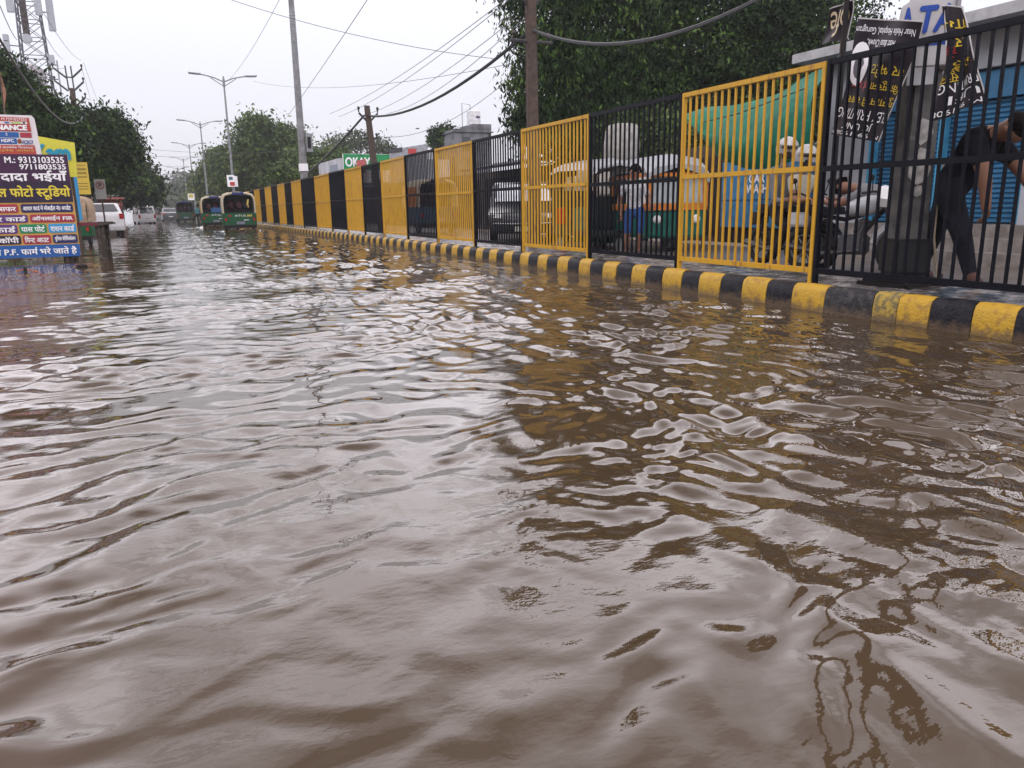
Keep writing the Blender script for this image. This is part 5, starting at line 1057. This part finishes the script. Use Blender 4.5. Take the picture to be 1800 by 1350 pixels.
g = MB(); g.tube([(.22, -.24, .0), (.15, -.2, .5), (.17, -.18, .9), (.19, -.19, 1.2)], .012, 6); g.build('cord', mat('cord_beige', (.35, .28, .2)), o, smooth=True)
# boxed sign wrapped round the pole
o = empty('pole_sign', (6.86, 5.52, 2.34), 'cream box sign with blue lettering strapped round the top of the concrete pole', 'sign', rz=R(-48))
CRB = mat('sign_cream', (.42, .41, .42), .6, var=.12, vscale=3)
g = MB(); g.prism([(-.24, -.02), (.21, -.02), (.21, .62), (.15, .64), (-.14, .60), (-.19, .55), (-.24, .52)], 'y', -.20, .20); g.build('box', CRB, o, bevel=.008)
INK = pmat('sign_blue_ink', (.012, .05, .28))
letter('TA', (-.10, .28, .205, .50), INK, o, y=-.206, bold=.03, shear=.12); letter('A', (-.23, .28, -.13, .50), INK, o, y=-.206, bold=.03); g = MB(); g.b2(-.23, .205, -.205, -.201, .16, .20); g.build('blue_line', INK, o)
g = MB(); g.b2(.213, .245, -.23, -.16, -.05, .66); g.build('edge_post', mat('grey_edge', (.25, .25, .27)), o)
g = MB(); g.b2(-.14, .12, -.19, -.185, -.18, -.025); g.build('lower_sheet', mat('sheet_grey', (.40, .40, .42)), o)

FLEX = mat('banner_black', (.010, .006, .010), .4, spec=.15, var=.2, bump=.3, bscale=10); RL = pmat('letter_red', (.45, .02, .03)); YL2 = pmat('letter_yellow_b', (.60, .42, .02))
def banner(corners, label, rows, edge=True, folds=.02, seed=1, portrait=None):
    """corners TL,TR,BR,BL seen from the road; rows: (text, u0, u1, v0, v1, material), v measured from the top; writing hangs upside down"""
    TL, TR, BR, BL = [Vector(c_) for c_ in corners]; o = empty('banner', TL, label, 'banner', 'torn black banners hung on the concrete pole')
    nrm = (TR - TL).cross(BL - TL).normalized()
    if nrm.x > 0: nrm = -nrm
    def P3(u, v, off=0):
        p_ = TL.lerp(TR, u).lerp(BL.lerp(BR, u), v); wv = folds * (math.sin(u * 9 + v * 4 + seed) + .6 * math.sin(u * 4 - v * 7 + seed * 2)) - folds * 1.5 * math.sin(PI * v); return p_ + nrm * (wv + off) - TL
    nu, nv = 26, 26; g = MB()
    for i in range(nu):
        for j in range(nv): g.v.append(P3(i / (nu - 1), j / (nv - 1)))
    g.f = [(i * nv + j, i * nv + j + 1, (i + 1) * nv + j + 1, (i + 1) * nv + j) for i in range(nu - 1) for j in range(nv - 1)]; g.m = [0] * len(g.f); g.build('sheet', FLEX, o, smooth=True)
    if edge:
        g = MB(); g.tube([P3(k / 12, 0, .004) for k in range(13)], .007, 5); g.tube([P3(1, k / 12, .004) for k in range(13)], .006, 5); g.build('hem', mat('hem_pale', (.4, .38, .38)), o)
    for txt, u0, u1, v0, v1, m in rows:
        # rotated by 180 degrees in the sheet
        letter(txt, (0, 0, 1, 1), m, o, bold=.03, warp=lambda x, y, z, a=(u0, u1, v0, v1): P3(a[1] - (a[1] - a[0]) * x, a[2] + (a[3] - a[2]) * z, .006))
    if portrait:
        u, v, r_ = portrait; g = MB(); vs = [P3(u, v, .008)] + [P3(u + r_ * math.cos(t_ * PI / 10), v + r_ * 1.15 * math.sin(t_ * PI / 10), .008) for t_ in range(20)]; g.add(vs, [(0, k + 1, (k + 1) % 20 + 1) for k in range(20)]); g.build('round_picture', WFL, o)
        g = MB(); vs = [P3(u, v + .02, .012)] + [P3(u + r_ * .55 * math.cos(t_ * PI / 6), v + .03 + r_ * .6 * math.sin(t_ * PI / 6), .012) for t_ in range(12)]; g.add(vs, [(0, k + 1, (k + 1) % 12 + 1) for k in range(12)]); g.build('picture_figure', mat('portrait_grey', (.12, .11, .14)), o)
    return o
X1, X2 = 6.50, 6.46
banner([at(1512, 33, X=6.62), at(1622, 38, X=6.52), at(1546, 250, X=6.44), at(1460, 236, X=6.52)], 'larger torn black printing banner hanging upside down left of the concrete pole',
    [('Near Helix Hospital, Gurugram', .02, .93, .045, .12, WL_), ('Add: Basai Chowk,', .22, .70, .15, .22, WL_), ('पर भटेट', .42, .95, .36, .47, YL2), ('के साथ', .10, .44, .50, .59, RL), ('िक सूचना', .50, .98, .49, .59, YL2), ('गुरूगाम में सबसे', .05, .98, .62, .72, YL2), ('FLEX PRINTING', .0, .97, .75, .84, WL_), ('JC UNIT', .2, .72, .855, .93, WL_), ('M. 99 19080', .02, .95, .95, .985, WL_)], portrait=(.16, .37, .16), folds=.018)
banner([at(1655, 10, X=6.70), at(1692, 12, X=6.62), at(1726, 178, X=6.44), at(1644, 216, X=6.50)], 'smaller crumpled black banner hanging right of the concrete pole',
    [('गाम', .25, .95, .12, .21, YL2), ('पर', .45, .85, .29, .38, YL2), ('केवल', .05, .45, .36, .47, RL), ('में है', .3, .95, .50, .60, YL2), ('सूचना', .0, .4, .58, .68, YL2), ('PRINTING', .05, .98, .69, .78, WL_), ('UFI', .25, .95, .81, .89, WL_), ('M. 99 1908', .0, .95, .93, .98, WL_)], portrait=(.2, .2, .15), folds=.03, seed=4)
o = banner([at(1461, 16, X=7.3), at(1499, 0, X=7.25), at(1490, 68, X=7.25), at(1443, 78, X=7.3)], 'small torn dark banner scrap with cream letters in front of the tree', [('ofe', .1, .9, .12, .85, pmat('letter_cream', (.55, .45, .3)))], edge=True, folds=.012, seed=7)
o = empty('thin_post', (7.22, 6.86, .24), 'thin dark post carrying the small banner scrap', 'pole')
g = MB(); g.tube([(0, 0, 0), (0, 0, 3.2)], .03, 8); g.build('tube', DARK, o, smooth=True); g = MB(); g.box((0, 0, 0), (.14, .14, .02)); g.build('foot', DARK, o)
# motorcyclist far down the road
motorcycle((3.95, 86, -.1), 'motorcycle wading down the flooded road beside the dark auto rickshaw', 0, mat('bike_black', (.015, .015, .02)), group=None)
person('person in a teal shirt riding the far motorcycle through the flood', dict(pelvis=(3.95, 85.9, .85), neck=(3.95, 86.05, 1.40), head=(3.95, 86.08, 1.60), shL=(3.74, 86.05, 1.3), shR=(4.16, 86.05, 1.3), elL=(3.62, 86.25, 1.05), elR=(4.28, 86.25, 1.05), wrL=(3.64, 86.5, 1.0), wrR=(4.26, 86.5, 1.0),
    hiL=(3.85, 85.95, .8), hiR=(4.05, 85.95, .8), knL=(3.68, 86.25, .6), knR=(4.22, 86.25, .6), anL=(3.66, 86.1, .2), anR=(4.24, 86.1, .2), toL=(3.66, 86.25, .15), toR=(4.24, 86.25, .15)), (mat('teal_shirt', (.04, .14, .17), .8), TROU, SHOE), hair=HAIR, look=(0, 1, 0), sc=1.2)
# ------------------------------------------------------------------ damp air
g = MB(); g.b2(-420, 420, -60, 860, -2.5, 32)
hz = g.build('haze', [], None); hm = bpy.data.materials.new('haze'); hm.use_nodes = True; n = hm.node_tree.nodes; l = hm.node_tree.links
n.remove(n['Principled BSDF']); pv = n.new('ShaderNodeVolumePrincipled'); pv.inputs['Color'].default_value = (.97, .97, 1, 1); pv.inputs['Density'].default_value = .0006; pv.inputs['Anisotropy'].default_value = .2
l.new(pv.outputs[0], n['Material Output'].inputs['Volume']); hz.data.materials.append(hm); tag(hz, kind='stuff')
